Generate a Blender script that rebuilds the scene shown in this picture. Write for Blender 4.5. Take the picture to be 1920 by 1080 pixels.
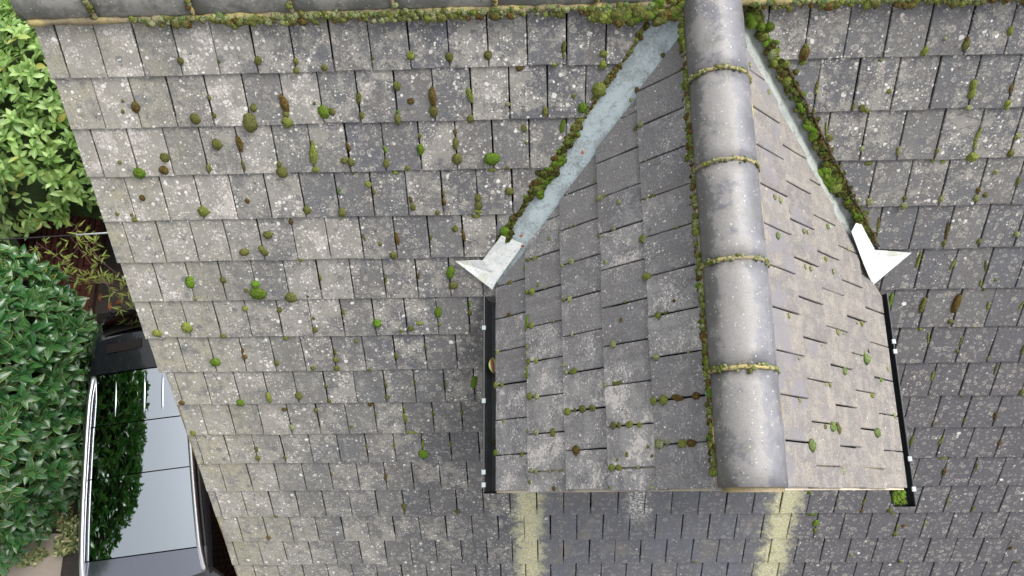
import bpy, bmesh, math, random
from mathutils import Vector, Matrix, noise as mnoise

random.seed(7)
for _o in list(bpy.data.objects):
    bpy.data.objects.remove(_o)
scene = bpy.context.scene
COL = scene.collection
R = math.radians

# ------------------------------------------------------------------ camera, sky, sun, exposure
GZ = 6.2                                    # main roof reference plane origin above the ground
CAM_LOC = Vector((0.67209, -1.75137, 3.02097 + GZ))
CAM_ROT = (0.26073, 0.03664, -0.00732)
FPX = 1450.28
cam_data = bpy.data.cameras.new('camera')
cam_data.sensor_width = 36.0
cam_data.lens = 36.0 * FPX / 1920.0
cam_data.clip_start = 0.05
cam_data.clip_end = 2000
cam = bpy.data.objects.new('camera', cam_data)
cam.location = CAM_LOC
cam.rotation_euler = CAM_ROT
COL.objects.link(cam)
scene.camera = cam

SUN_EL, SUN_AZ = R(52), R(62)               # azimuth measured from +Y towards +X
world = bpy.data.worlds.new('World')
scene.world = world
world.use_nodes = True
wn = world.node_tree.nodes
wl = world.node_tree.links
wn.clear()
sky = wn.new('ShaderNodeTexSky')
sky.sky_type = 'NISHITA'
sky.sun_disc = False
sky.sun_elevation = SUN_EL
sky.sun_rotation = SUN_AZ
sky.air_density = 1.0
sky.dust_density = 4.0
sky.ozone_density = 1.0
hs = wn.new('ShaderNodeHueSaturation')
hs.inputs['Saturation'].default_value = 0.13     # overcast: grey cloud cover
bg = wn.new('ShaderNodeBackground')
bg.inputs['Strength'].default_value = 0.15
wo = wn.new('ShaderNodeOutputWorld')
wl.new(sky.outputs[0], hs.inputs['Color'])
wl.new(hs.outputs[0], bg.inputs['Color'])
wl.new(bg.outputs[0], wo.inputs['Surface'])

sun_data = bpy.data.lights.new('sun', 'SUN')
sun_data.energy = 1.2
sun_data.angle = R(38)
sun_data.color = (1.0, 0.97, 0.92)
sun = bpy.data.objects.new('sun', sun_data)
sun.rotation_euler = Vector((math.sin(SUN_AZ) * math.cos(SUN_EL), math.cos(SUN_AZ) * math.cos(SUN_EL), math.sin(SUN_EL))).to_track_quat('Z', 'Y').to_euler()
sun.location = (4, 2, 20)
COL.objects.link(sun)

scene.view_settings.view_transform = 'Standard'
scene.view_settings.look = 'None'
scene.view_settings.exposure = 0.78
scene.view_settings.gamma = 1.0
scene.view_settings.use_curve_mapping = False
scene.render.engine = 'CYCLES'

# ------------------------------------------------------------------ small helpers
def lin(r, g, b, k=1.0):
    f = lambda c: ((c / 255.0) / 12.92 if c / 255.0 <= 0.04045 else ((c / 255.0 + 0.055) / 1.055) ** 2.4)
    return (f(r) * k, f(g) * k, f(b) * k, 1.0)

def mesh_obj(name, verts, faces, mat=None, parent=None, smooth=False, loc=None):
    me = bpy.data.meshes.new(name)
    me.from_pydata([tuple(v) for v in verts], [], faces)
    me.update()
    if smooth:
        me.polygons.foreach_set('use_smooth', [True] * len(me.polygons))
    if mat:
        me.materials.append(mat)
    o = bpy.data.objects.new(name, me)
    COL.objects.link(o)
    if parent:
        o.parent = parent
    if loc is not None:
        o.location = loc
    return o

def link_mesh(name, me, parent=None, matrix=None):
    o = bpy.data.objects.new(name, me)
    COL.objects.link(o)
    if parent:
        o.parent = parent
    if matrix is not None:
        o.matrix_local = matrix
    return o

def tag(o, label, cat, group=None, kind=None):
    o['label'] = label
    o['category'] = cat
    if group:
        o['group'] = group
    if kind:
        o['kind'] = kind
    return o

def structure(o):
    o['kind'] = 'structure'
    return o

def empty(name, loc):
    o = bpy.data.objects.new(name, None)
    o.empty_display_size = 0.2
    o.location = loc
    COL.objects.link(o)
    return o

class Geo:
    """collects pieces of ONE mesh"""
    def __init__(self):
        self.v, self.f = [], []
    def add(self, verts, faces):
        b = len(self.v)
        self.v += [Vector(x) for x in verts]
        self.f += [[i + b for i in f] for f in faces]
        return self
    def box(self, c, s, mat=None):
        c = Vector(c); x, y, z = [d / 2 for d in s]
        vs = [Vector(p) for p in ((-x, -y, -z), (x, -y, -z), (x, y, -z), (-x, y, -z), (-x, -y, z), (x, -y, z), (x, y, z), (-x, y, z))]
        if mat: vs = [mat @ q for q in vs]
        return self.add([c + q for q in vs], [(0, 3, 2, 1), (4, 5, 6, 7), (0, 1, 5, 4), (1, 2, 6, 5), (2, 3, 7, 6), (3, 0, 4, 7)])
    def tube(self, pts, rad, n=6):
        pts = [Vector(p) for p in pts]
        rings = []
        for i, p in enumerate(pts):
            d = (pts[min(i + 1, len(pts) - 1)] - pts[max(i - 1, 0)]).normalized()
            a = d.orthogonal().normalized(); b = d.cross(a)
            r = rad[i] if isinstance(rad, (list, tuple)) else rad
            rings.append([p + (a * math.cos(t) + b * math.sin(t)) * r for t in [2 * math.pi * k / n for k in range(n)]])
        base = len(self.v)
        for rg in rings: self.v += rg
        for i in range(len(rings) - 1):
            for k in range(n):
                self.f.append([base + i * n + k, base + i * n + (k + 1) % n, base + (i + 1) * n + (k + 1) % n, base + (i + 1) * n + k])
        self.f.append([base + k for k in range(n)][::-1])
        self.f.append([base + (len(rings) - 1) * n + k for k in range(n)])
        return self
    def build(self, name, mat, parent=None, smooth=False, loc=None):
        if loc is not None:
            l = Vector(loc); self.v = [q - l for q in self.v]
        return mesh_obj(name, self.v, self.f, mat, parent, smooth, loc)

def grid_faces(nu, nv):
    return [(i * nv + j, i * nv + j + 1, (i + 1) * nv + j + 1, (i + 1) * nv + j) for i in range(nu - 1) for j in range(nv - 1)]

def project(P):
    """pixel in 1920x1080 of a world point, and its depth (used only to rank pieces by size in view)"""
    q = CAM_ROTM.transposed() @ (Vector(P) - CAM_LOC)
    if q.z > -0.01:
        return -9999, -9999, 1
    return 960 + FPX * q.x / -q.z, 540 - FPX * q.y / -q.z, -q.z
from mathutils import Euler
CAM_ROTM = Euler(CAM_ROT, 'XYZ').to_matrix()

# ------------------------------------------------------------------ node helper
class NT:
    def __init__(self, name):
        self.m = bpy.data.materials.new(name)
        self.m.use_nodes = True
        self.n = self.m.node_tree.nodes
        self.l = self.m.node_tree.links
        self.n.clear()
        self.out = self.n.new('ShaderNodeOutputMaterial')
        self.b = self.n.new('ShaderNodeBsdfPrincipled')
        self.l.new(self.b.outputs[0], self.out.inputs[0])
        g = self.n.new('ShaderNodeNewGeometry')
        self.pos = g.outputs['Position']
        self.nor = g.outputs['Normal']
    def put(self, sock, v):
        if isinstance(v, bpy.types.NodeSocket):
            self.l.new(v, sock)
        elif isinstance(v, (int, float)):
            sock.default_value = v
        else:
            v = tuple(v)
            if len(sock.default_value) == 3: v = v[:3]
            sock.default_value = v
    def math(self, op, a, b=0.0, c=None, clamp=False):
        n = self.n.new('ShaderNodeMath'); n.operation = op; n.use_clamp = clamp
        self.put(n.inputs[0], a); self.put(n.inputs[1], b)
        if c is not None: self.put(n.inputs[2], c)
        return n.outputs[0]
    def add(self, a, b): return self.math('ADD', a, b)
    def sub(self, a, b): return self.math('SUBTRACT', a, b)
    def mul(self, a, b): return self.math('MULTIPLY', a, b)
    def sat(self, a): return self.math('ADD', a, 0.0, clamp=True)
    def vmath(self, op, a, b=None):
        n = self.n.new('ShaderNodeVectorMath'); n.operation = op
        self.put(n.inputs[0], a)
        if b is not None:
            self.put(n.inputs[3 if op == 'SCALE' else 1], b)
        return n.outputs['Value'] if op in ('DOT_PRODUCT', 'LENGTH') else n.outputs[0]
    def xyz(self, x, y, z=0.0):
        n = self.n.new('ShaderNodeCombineXYZ')
        self.put(n.inputs[0], x); self.put(n.inputs[1], y); self.put(n.inputs[2], z)
        return n.outputs[0]
    def step(self, v, a, b, lo=0.0, hi=1.0):
        n = self.n.new('ShaderNodeMapRange'); n.interpolation_type = 'SMOOTHSTEP'
        self.put(n.inputs['Value'], v); self.put(n.inputs['From Min'], a); self.put(n.inputs['From Max'], b)
        self.put(n.inputs['To Min'], lo); self.put(n.inputs['To Max'], hi)
        return n.outputs['Result']
    def noise(self, vec, scale, detail=3.0, rough=0.55, dist=0.0, color=False):
        n = self.n.new('ShaderNodeTexNoise')
        self.put(n.inputs['Vector'], vec); n.inputs['Scale'].default_value = scale
        n.inputs['Detail'].default_value = detail; n.inputs['Roughness'].default_value = rough
        n.inputs['Distortion'].default_value = dist
        return n.outputs['Color'] if color else n.outputs['Fac']
    def vor(self, vec, scale, dim='2D', feature='F1'):
        n = self.n.new('ShaderNodeTexVoronoi'); n.voronoi_dimensions = dim; n.feature = feature
        self.put(n.inputs['Vector'], vec); n.inputs['Scale'].default_value = scale
        s = self.n.new('ShaderNodeSeparateColor')
        self.l.new(n.outputs['Color'], s.inputs[0])
        return n.outputs['Distance'], s.outputs[0], s.outputs[1], s.outputs[2]
    def white(self, vec):
        n = self.n.new('ShaderNodeTexWhiteNoise'); n.noise_dimensions = '3D'
        self.put(n.inputs['Vector'], vec)
        s = self.n.new('ShaderNodeSeparateColor'); self.l.new(n.outputs['Color'], s.inputs[0])
        return s.outputs[0], s.outputs[1], s.outputs[2]
    def mix(self, fac, a, b, mode='MIX'):
        n = self.n.new('ShaderNodeMix'); n.data_type = 'RGBA'; n.blend_type = mode
        self.put(n.inputs['Factor'], fac)
        self.put(n.inputs[6], a); self.put(n.inputs[7], b)
        return n.outputs[2]
    def bump(self, h, strength=0.3, dist=0.01):
        n = self.n.new('ShaderNodeBump')
        self.put(n.inputs['Height'], h); n.inputs['Strength'].default_value = strength; n.inputs['Distance'].default_value = dist
        self.l.new(n.outputs[0], self.b.inputs['Normal'])
    def objcoord(self):
        n = self.n.new('ShaderNodeTexCoord'); return n.outputs['Object']
    def uv(self):
        n = self.n.new('ShaderNodeTexCoord')
        s = self.n.new('ShaderNodeSeparateXYZ'); self.l.new(n.outputs['UV'], s.inputs[0])
        return s.outputs[0], s.outputs[1]
    def objinfo(self):
        n = self.n.new('ShaderNodeObjectInfo'); return n.outputs['Color'], n.outputs['Random']
    def island(self):
        n = self.n.new('ShaderNodeNewGeometry'); return n.outputs['Random Per Island']
    def attr(self, name):
        n = self.n.new('ShaderNodeAttribute'); n.attribute_name = name; return n.outputs['Color']
    def color(self, c): self.put(self.b.inputs['Base Color'], c)
    def rough(self, r): self.put(self.b.inputs['Roughness'], r)
    def set(self, **k):
        for a, v in k.items(): self.put(self.b.inputs[a.replace('_', ' ')], v)
        return self.m

def plain(name, col, rough=0.6, metallic=0.0, var=0.12, scale=30.0, bump=0.0, spec=0.5, coat=0.0):
    t = NT(name)
    n = t.noise(t.pos, scale, 4)
    c = t.mix(n, tuple(x * (1 - var) for x in col[:3]) + (1,), tuple(x * (1 + var) for x in col[:3]) + (1,))
    t.color(c); t.rough(rough)
    t.set(Metallic=metallic, Specular_IOR_Level=spec, Coat_Weight=coat)
    if bump: t.bump(t.noise(t.pos, scale * 4, 4), bump, 0.004)
    return t.m

# ------------------------------------------------------------------ roof geometry constants
PM = 0.83571                   # main pitch
CP, SP = math.cos(PM), math.sin(PM)
OM = Vector((0, 0, GZ))
DM = Vector((0, -CP, -SP))     # down the main slope
NM = Vector((0, -SP, CP))
W = 0.168                      # tile width pitch
G = 0.23789                    # main course gauge
T0, X0 = -0.28979, -0.53336
XD, ZR = 1.41682, 0.30641      # dormer ridge line
PD = 0.84752
CD, SD = math.cos(PD), math.sin(PD)
YG = -1.73741                  # dormer gable end
SE = 1.47276                   # dormer slope length
GD = 0.25258
TH = 0.012                     # tile thickness

def MR(x, t, h=0.0):           # main roof point
    return OM + Vector((x, 0, 0)) + DM * t + NM * h
def DR(side, y, s, h=0.0):     # dormer slope point, side -1 left / +1 right
    return Vector((XD + side * (s * CD + h * SD), y, GZ + ZR - s * SD + h * CD))
def valley_x(side, t):         # valley line on the main slope
    return XD + side * (ZR / math.tan(PD) + t * SP / math.tan(PD))
def valley_y(s):               # valley line on the dormer slopes
    return (ZR - s * SD) / math.tan(PM)

# ------------------------------------------------------------------ roof tile materials
def tile_material(name, origin, ax, bx, per, off, parity, P):
    t = NT(name)
    rel = t.vmath('SUBTRACT', t.pos, tuple(origin))
    u = t.vmath('DOT_PRODUCT', rel, tuple(ax))
    v = t.vmath('DOT_PRODUCT', rel, tuple(bx))
    vec = t.xyz(u, v, 0.0)
    # which tile
    row = t.math('CEIL', t.math('DIVIDE', t.sub(v, off[1]), per[1]))
    half = t.mul(t.math('PINGPONG', t.add(row, parity), 1.0), 0.5)
    colm = t.math('FLOOR', t.sub(t.math('DIVIDE', t.sub(u, off[0]), per[0]), half))
    r1, r2, r3 = t.white(t.xyz(colm, row, 3.7))
    warp = t.vmath('SCALE', t.noise(vec, 55, 3, color=True), 0.012)
    wvec = t.vmath('ADD', vec, warp)
    # concrete body: per tile tone, soft clouding, grain
    base = t.mix(r1, P['a'], P['b'])
    base = t.mix(t.mul(t.step(r2, 0.55, 1.0), P.get('odd', 0.5)), base, P['c'])
    cloud = t.noise(t.xyz(t.mul(u, 1.0), t.mul(v, 0.55), r3), 9, 5, 0.6)
    base = t.mix(t.step(cloud, 0.42, 0.68), base, t.mix(0.5, base, P['d']))
    # regional tone
    if 'region' in P:
        base = P['region'](t, u, v, base)
    grain = t.noise(vec, 125, 5, 0.8)
    base = t.mix(t.step(grain, 0.4, 0.62, 0.0, 0.8), t.mix(1.0, base, (1.12, 1.12, 1.12, 1), 'MULTIPLY'), t.mix(1.0, base, (0.58, 0.58, 0.58, 1), 'MULTIPLY'))
    dens = P['density'](t, u, v)
    big = t.noise(vec, 3.2, 3)
    dens = t.mul(dens, t.step(big, 0.3, 0.7, 0.35, 1.3))
    dens = t.mul(dens, t.add(0.35, t.mul(r3, 1.2)))
    # crust lichen: pale blotches broken by fine noise
    cn = t.add(t.mul(t.noise(wvec, 14, 5, 0.7), 0.5), t.mul(t.noise(vec, 95, 5, 0.8), 0.5))
    crust = t.step(t.add(cn, t.mul(t.sub(dens, 0.5), P.get('crust', 0.16))), P.get('cthr', 0.50), P.get('cthr', 0.50) + 0.055)
    base = t.mix(t.mul(crust, P.get('crustmix', 0.75)), base, P['crustcol'])
    # run-off streaks down the slope and clean scars where moss fell off
    stk = t.noise(t.xyz(t.mul(u, 34.0), t.mul(v, 3.2), r3), 1.0, 3, 0.6)
    base = t.mix(t.step(stk, 0.52, 0.72, 0.0, P.get('streak', 0.4)), base, t.mix(1.0, base, (0.70, 0.70, 0.70, 1), 'MULTIPLY'))
    d, c1, c2, c3 = t.vor(t.vmath('ADD', wvec, (0.9, 0.2, 0.0)), 9)
    sc_ = t.mul(t.step(d, t.mul(c2, 0.18), t.add(t.mul(c2, 0.18), 0.03), 1.0, 0.0), t.step(c1, 0.72, 0.74))
    base = t.mix(t.mul(sc_, P.get('scar', 0.6)), base, P['c'])
    # scaly dark wear
    wn_ = t.noise(vec, 46, 5, 0.75)
    base = t.mix(t.step(wn_, 0.57, 0.72, 0.0, P.get('wear', 0.45)), base, P['dark'])
    # pale rosette lichens with a rim
    for sc, thr, rr in P.get('rings', []):
        d, c1, c2, c3 = t.vor(wvec, sc)
        rad = t.mul(c1, rr)
        inside = t.mul(t.step(d, t.mul(rad, 0.86), rad, 1.0, 0.0), t.step(c2, thr, thr + 0.02))
        rim = t.mul(inside, t.step(d, t.mul(rad, 0.5), t.mul(rad, 0.85), 0.25, 1.0))
        brk = t.step(t.noise(vec, 110, 3), 0.34, 0.5)
        base = t.mix(t.mul(t.mul(rim, brk), P.get('ringmix', 0.6)), base, P['ringcol'])
    # white spots in clusters, with ragged flecks between them
    hh = None
    clu = t.step(t.noise(vec, 10.5, 3, 0.6), 0.40, 0.62, 0.16, 1.35)
    densc = t.mul(dens, clu)
    for sc, rr, k in P['spots']:
        d, c1, c2, c3 = t.vor(wvec, sc)
        lim = t.sub(1.0, t.mul(densc, k))
        rad = t.mul(t.step(c1, lim, 1.0, 0.35, 1.0), t.mul(rr, t.add(0.45, t.mul(c2, 0.75))))
        sp = t.step(d, t.mul(rad, 0.78), rad, 1.0, 0.0)
        sp = t.mul(sp, t.step(c1, lim, t.add(lim, 0.01)))
        base = t.mix(t.mul(sp, t.add(0.55, t.mul(c3, 0.42))), base, t.mix(c3, P['w2'], P['w1']))
        hh = sp if hh is None else t.add(hh, sp)
    fl = t.add(t.mul(t.noise(t.vmath('ADD', vec, (3.1, 1.7, 0.5)), 105, 5, 0.8), 0.85), t.mul(t.noise(vec, 20, 2, 0.6), 0.15))
    fleck = t.step(t.add(fl, t.mul(densc, P.get('fleck', 0.10))), 0.60, 0.66)
    base = t.mix(t.mul(fleck, P.get('fleckmix', 0.6)), base, P['w2'])
    # dark round stains
    d, c1, c2, c3 = t.vor(t.vmath('ADD', wvec, (0.31, 0.77, 0.0)), 26)
    ds = t.mul(t.step(d, 0.06, 0.2, 1.0, 0.0), t.step(c1, P.get('dots', 0.93), P.get('dots', 0.93) + 0.03))
    base = t.mix(t.mul(ds, 0.55), base, lin(78, 66, 52))
    if 'final' in P:
        base = P['final'](t, u, v, base, vec)
    t.color(base)
    t.rough(t.step(t.noise(vec, 30, 3), 0.3, 0.7, P.get('rough', 0.62), 0.9))
    t.set(Specular_IOR_Level=P.get('spec', 0.35))
    h = t.add(t.mul(grain, 0.6), t.add(t.mul(hh, 0.35), t.mul(wn_, 0.5)))
    t.bump(h, 0.5, 0.0025)
    return t.m

K = 0.92
def main_region(t, u, v, base):
    left = t.step(t.add(u, t.mul(t.noise(t.xyz(u, v, 2.0), 2.5, 2), 0.9)), -1.2, 0.75, 1.0, 0.0)
    base = t.mix(t.mul(left, 0.5), base, lin(160, 158, 149, K))
    crm = t.mul(t.step(t.add(u, t.mul(t.noise(t.xyz(u, v, 7.0), 3.2, 3), 0.8)), -0.95, -0.25, 1.0, 0.0), t.step(t.noise(t.xyz(u, v, 9.0), 14, 5, 0.75), 0.40, 0.56))
    base = t.mix(t.mul(crm, 0.6), base, lin(196, 190, 166, K))
    low = t.mul(t.step(v, 0.6, 2.4), t.step(u, 1.2, 2.6))
    base = t.mix(t.mul(low, 0.8), base, lin(104, 99, 104, K))
    mid = t.mul(t.step(v, 1.2, 2.2), t.step(u, -0.3, 0.6))
    base = t.mix(t.mul(mid, 0.45), base, lin(108, 109, 113, K))
    # algae tint close to the left verge
    alg = t.mul(t.step(u, -1.45, -0.75, 1.0, 0.0), t.step(t.noise(t.xyz(u, v, 5.0), 5, 4), 0.45, 0.7))
    base = t.mix(t.mul(alg, 0.35), base, lin(176, 172, 128, K))
    return base
def main_density(t, u, v):
    a = t.step(u, -1.3, 0.9, 0.95, 0.5)
    b = t.step(v, 0.2, 2.2, 1.0, 0.62)
    c = t.mul(t.step(u, 1.3, 2.2), t.step(v, 0.15, 1.0))          # calm lower right
    d = t.mul(a, b)
    d = t.mul(d, t.sub(1.0, t.mul(c, 0.72)))
    # rain shadow below the dormer gable
    e = t.mul(t.mul(t.step(u, 0.62, 0.72), t.step(u, 2.02, 2.12, 1.0, 0.0)), t.step(v, 2.2, 2.3))
    d = t.mul(d, t.sub(1.0, t.mul(e, 0.85)))
    return d
def main_final(t, u, v, base, vec):
    n1 = t.noise(vec, 13, 6, 0.75)
    n2 = t.noise(vec, 120, 3, 0.7)
    # smooth washed tiles sheltered by the dormer gable
    e = t.mul(t.mul(t.step(u, 0.6, 0.68), t.step(u, 2.02, 2.14, 1.0, 0.0)), t.step(v, 2.15, 2.25))
    e = t.mul(e, t.step(t.noise(t.xyz(t.mul(u, 1.0), t.mul(v, 0.35), 4.0), 8, 4), 0.3, 0.6, 1.0, 0.35))
    base = t.mix(t.mul(e, 0.7), base, lin(116, 119, 129, K))
    br = t.mul(e, t.mul(t.step(t.noise(t.xyz(u, t.mul(v, 0.6), 8.0), 6.5, 4), 0.52, 0.64), t.step(n2, 0.38, 0.6)))
    base = t.mix(t.mul(br, 0.75), base, lin(152, 140, 120, K))
    for x, hw, k in ((0.590, 0.080, 1.0), (2.185, 0.085, 1.0)):
        dx = t.math('ABSOLUTE', t.sub(t.add(u, t.mul(t.sub(n1, 0.5), 0.34)), x + 0.0))
        s = t.mul(t.step(dx, hw * 0.35, hw * 1.55, 1.0, 0.0), t.step(v, 2.22, 2.34))
        s = t.mul(s, t.mul(t.step(t.noise(vec, 85, 5, 0.8), 0.34, 0.5, 0.35, 1.0), t.step(n1, 0.3, 0.5, 0.5, 1.0)))
        s = t.mul(s, t.step(v, 3.3, 4.4, 1.0, 0.2))
        base = t.mix(t.mul(s, 0.74 * k), base, t.mix(t.step(t.noise(vec, 75, 4, 0.7), 0.5, 0.58), lin(212, 206, 152), lin(236, 236, 218)))
    # bird lime / lichen splash under the gable
    dx = t.math('ABSOLUTE', t.sub(t.add(u, t.mul(t.sub(n1, 0.5), 0.3)), 1.28))
    s = t.mul(t.mul(t.step(dx, 0.03, 0.10, 1.0, 0.0), t.step(v, 2.25, 2.32)), t.step(v, 2.75, 2.95, 1.0, 0.0))
    s = t.mul(s, t.step(t.noise(vec, 60, 5, 0.8), 0.48, 0.55))
    base = t.mix(t.mul(s, 0.9), base, lin(228, 226, 218))
    return base

MAT_TILE = tile_material('weathered_concrete_tile', OM, (1, 0, 0), DM, (W, G), (X0, T0), 1.0, dict(
    a=lin(112, 113, 117, K), b=lin(132, 131, 130, K), c=lin(106, 109, 117, K), d=lin(124, 118, 116, K), dark=lin(78, 77, 77, K),
    crustcol=lin(168, 164, 156, K), w1=lin(238, 238, 232), w2=lin(214, 206, 200), ringcol=lin(196, 190, 180, K),
    region=main_region, density=main_density, final=main_final, crust=0.17, crustmix=0.78, cthr=0.485, wear=0.42,
    rings=[(26, 0.55, 0.44), (46, 0.5, 0.42)], ringmix=0.8,
    spots=[(34, 0.38, 0.42), (78, 0.44, 0.55)], fleck=0.085, fleckmix=0.6, dots=0.9))

def dl_density(t, u, v):
    return t.add(0.56, t.mul(t.step(u, -1.65, -0.7, 1.0, 0.0), 0.55))
MAT_TILE_DL = tile_material('purple_grey_concrete_tile', Vector((XD, 0, GZ + ZR)), (0, 1, 0), (-CD, 0, -SD), (W, GD), (YG, SE - 8 * GD), 0.0, dict(
    a=lin(130, 129, 131, K), b=lin(146, 144, 144, K), c=lin(120, 121, 127, K), d=lin(138, 133, 131, K), dark=lin(100, 98, 100, K),
    crustcol=lin(174, 172, 170, K), w1=lin(240, 238, 236), w2=lin(220, 212, 206), ringcol=lin(176, 170, 166, K),
    density=dl_density, crust=0.12, crustmix=0.55, cthr=0.505, streak=0.5, wear=0.35, rings=[(40, 0.8, 0.38)], ringmix=0.35,
    spots=[(50, 0.28, 0.12), (110, 0.42, 0.40)], fleck=0.085, fleckmix=0.75, dots=0.99, rough=0.5, spec=0.4))

def dr_density(t, u, v):
    e = t.step(v, 1.1, 1.45, 0.12, 0.75)
    return e
def dr_final(t, u, v, base, vec):
    # grey-violet flush remnants where the face colour survives
    n = t.noise(t.xyz(u, t.mul(v, 0.8), 1.0), 7, 6, 0.72)
    lo = t.step(v, 0.15, 0.9, 0.10, -0.05)
    base = t.mix(t.mul(t.step(t.add(n, lo), 0.56, 0.62), 0.8), base, lin(134, 131, 137, K))
    return base
MAT_TILE_DR = tile_material('buff_grey_concrete_tile', Vector((XD, 0, GZ + ZR)), (0, 1, 0), (CD, 0, -SD), (W, GD), (YG, SE - 8 * GD), 0.0, dict(
    a=lin(130, 127, 126, K), b=lin(146, 141, 136, K), c=lin(122, 120, 123, K), d=lin(138, 130, 126, K), dark=lin(102, 99, 97, K),
    crustcol=lin(168, 160, 150, K), w1=lin(238, 238, 232), w2=lin(222, 218, 210), ringcol=lin(180, 172, 162, K),
    density=dr_density, final=dr_final, crust=0.05, crustmix=0.6, cthr=0.47, wear=0.4, scar=0.2, rings=[(40, 0.8, 0.36)], spots=[(70, 0.30, 0.14), (140, 0.34, 0.20)], fleck=0.05, fleckmix=0.35, dots=1.5, rough=0.5, spec=0.4))

def ridge_material(name, axis, dirt, ca=(116, 116, 122), cb=(136, 136, 143)):
    t = NT(name)
    n1 = t.noise(t.pos, 7, 6, 0.7); n2 = t.noise(t.pos, 130, 5, 0.8); n3 = t.noise(t.pos, 40, 5, 0.75)
    c = t.mix(t.step(n1, 0.35, 0.65), lin(*ca, K), lin(*cb, K))
    pn = t.add(t.add(t.mul(n1, 0.62), t.mul(n3, 0.3)), t.mul(n2, 0.32))
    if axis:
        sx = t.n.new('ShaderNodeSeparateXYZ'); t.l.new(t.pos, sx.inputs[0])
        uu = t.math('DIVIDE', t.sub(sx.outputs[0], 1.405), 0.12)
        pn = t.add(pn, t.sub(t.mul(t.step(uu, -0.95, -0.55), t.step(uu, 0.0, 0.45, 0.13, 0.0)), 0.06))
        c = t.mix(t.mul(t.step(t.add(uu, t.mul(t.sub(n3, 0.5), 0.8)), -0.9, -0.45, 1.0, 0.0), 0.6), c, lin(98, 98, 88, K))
    pale = t.step(pn, 0.61, 0.665)
    c = t.mix(t.mul(pale, 0.62), c, lin(164, 160, 154, K))
    c = t.mix(t.step(n2, 0.45, 0.65, 0.0, 0.6), c, t.mix(1.0, c, (0.66, 0.66, 0.66, 1), 'MULTIPLY'))
    c = t.mix(t.mul(t.step(t.noise(t.pos, 11, 4), 0.55, 0.7), dirt), c, lin(104, 106, 88, K))
    wv = t.vmath('ADD', t.pos, t.vmath('SCALE', t.noise(t.pos, 60, 2, color=True), 0.01))
    d, c1, c2, c3 = t.vor(wv, 70, '3D')
    s = t.mul(t.step(d, 0.13, 0.24, 1.0, 0.0), t.step(c1, 0.72, 0.75))
    c = t.mix(t.mul(s, 0.7), c, lin(212, 210, 204))
    t.color(c); t.rough(t.step(n1, 0.4, 0.65, 0.36, 0.62)); t.set(Specular_IOR_Level=0.5)
    t.bump(t.add(t.mul(n2, 0.5), t.mul(n3, 0.5)), 0.35, 0.003)
    return t.m
MAT_RIDGE = ridge_material('grey_ridge_tile', 0, 0.7, (112, 112, 108), (132, 132, 128))
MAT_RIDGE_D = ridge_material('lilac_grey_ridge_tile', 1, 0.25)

MAT_FELT = plain('black_roof_felt', (0.012, 0.012, 0.013), 0.9)
def mortar_material():
    t = NT('cement_mortar')
    n1 = t.noise(t.pos, 14, 4); n2 = t.noise(t.pos, 130, 4, 0.7)
    c = t.mix(n1, lin(126, 114, 88), lin(172, 158, 128))
    yel = t.mul(t.step(t.noise(t.pos, 5, 3), 0.5, 0.62), 0.6)
    c = t.mix(yel, c, lin(204, 186, 118))
    c = t.mix(t.step(n2, 0.5, 0.7, 0.0, 0.6), c, lin(120, 110, 88))
    t.color(c); t.rough(0.9); t.bump(n2, 0.8, 0.006)
    return t.m
MAT_MORTAR = mortar_material()

def moss_material(name, src):
    t = NT(name)
    if src == 'obj':
        c0, rnd = t.objinfo()
        p = t.vmath('ADD', t.pos, t.xyz(t.mul(rnd, 7.0), 0, 0))
    else:
        c0 = t.attr('tint'); p = t.pos
    n1 = t.noise(p, 75, 3); n2 = t.noise(p, 260, 4, 0.75)
    c = t.mix(t.step(n1, 0.36, 0.64), c0, t.mix(0.55, c0, lin(112, 112, 60)))
    c = t.mix(t.step(n2, 0.46, 0.62, 0.0, 0.9), t.mix(1.0, c, (1.45, 1.45, 1.4, 1), 'MULTIPLY'), t.mix(1.0, c, (0.26, 0.26, 0.22, 1), 'MULTIPLY'))
    t.color(c); t.rough(0.95); t.set(Specular_IOR_Level=0.1)
    t.bump(t.add(n2, t.mul(n1, 0.7)), 1.0, 0.008)
    return t.m
MAT_MOSS = moss_material('cushion_moss', 'obj')
MAT_MOSS_V = moss_material('creeping_moss', 'attr')
MOSS_COL = {'g': lin(92, 128, 40), 'o': lin(102, 105, 62), 'y': lin(126, 138, 70), 'b': lin(92, 68, 42), 'p': lin(148, 156, 118), 's': lin(118, 144, 94), 'd': lin(50, 56, 24)}
MOSS_WORD = {'g': 'bright green', 'o': 'olive', 'y': 'yellow green', 'b': 'brown', 'p': 'pale green', 's': 'sage green'}

# ------------------------------------------------------------------ tile building
def clip(poly, a, b, c):       # keep a*x+b*y<=c
    out = []
    for i in range(len(poly)):
        p, q = poly[i], poly[(i + 1) % len(poly)]
        dp, dq = a * p[0] + b * p[1] - c, a * q[0] + b * q[1] - c
        if dp <= 0: out.append(p)
        if dp * dq < 0:
            k = dp / (dp - dq); out.append((p[0] + (q[0] - p[0]) * k, p[1] + (q[1] - p[1]) * k))
    return out
def area(poly):
    return abs(sum(poly[i][0] * poly[(i + 1) % len(poly)][1] - poly[(i + 1) % len(poly)][0] * poly[i][1] for i in range(len(poly)))) / 2

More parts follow.
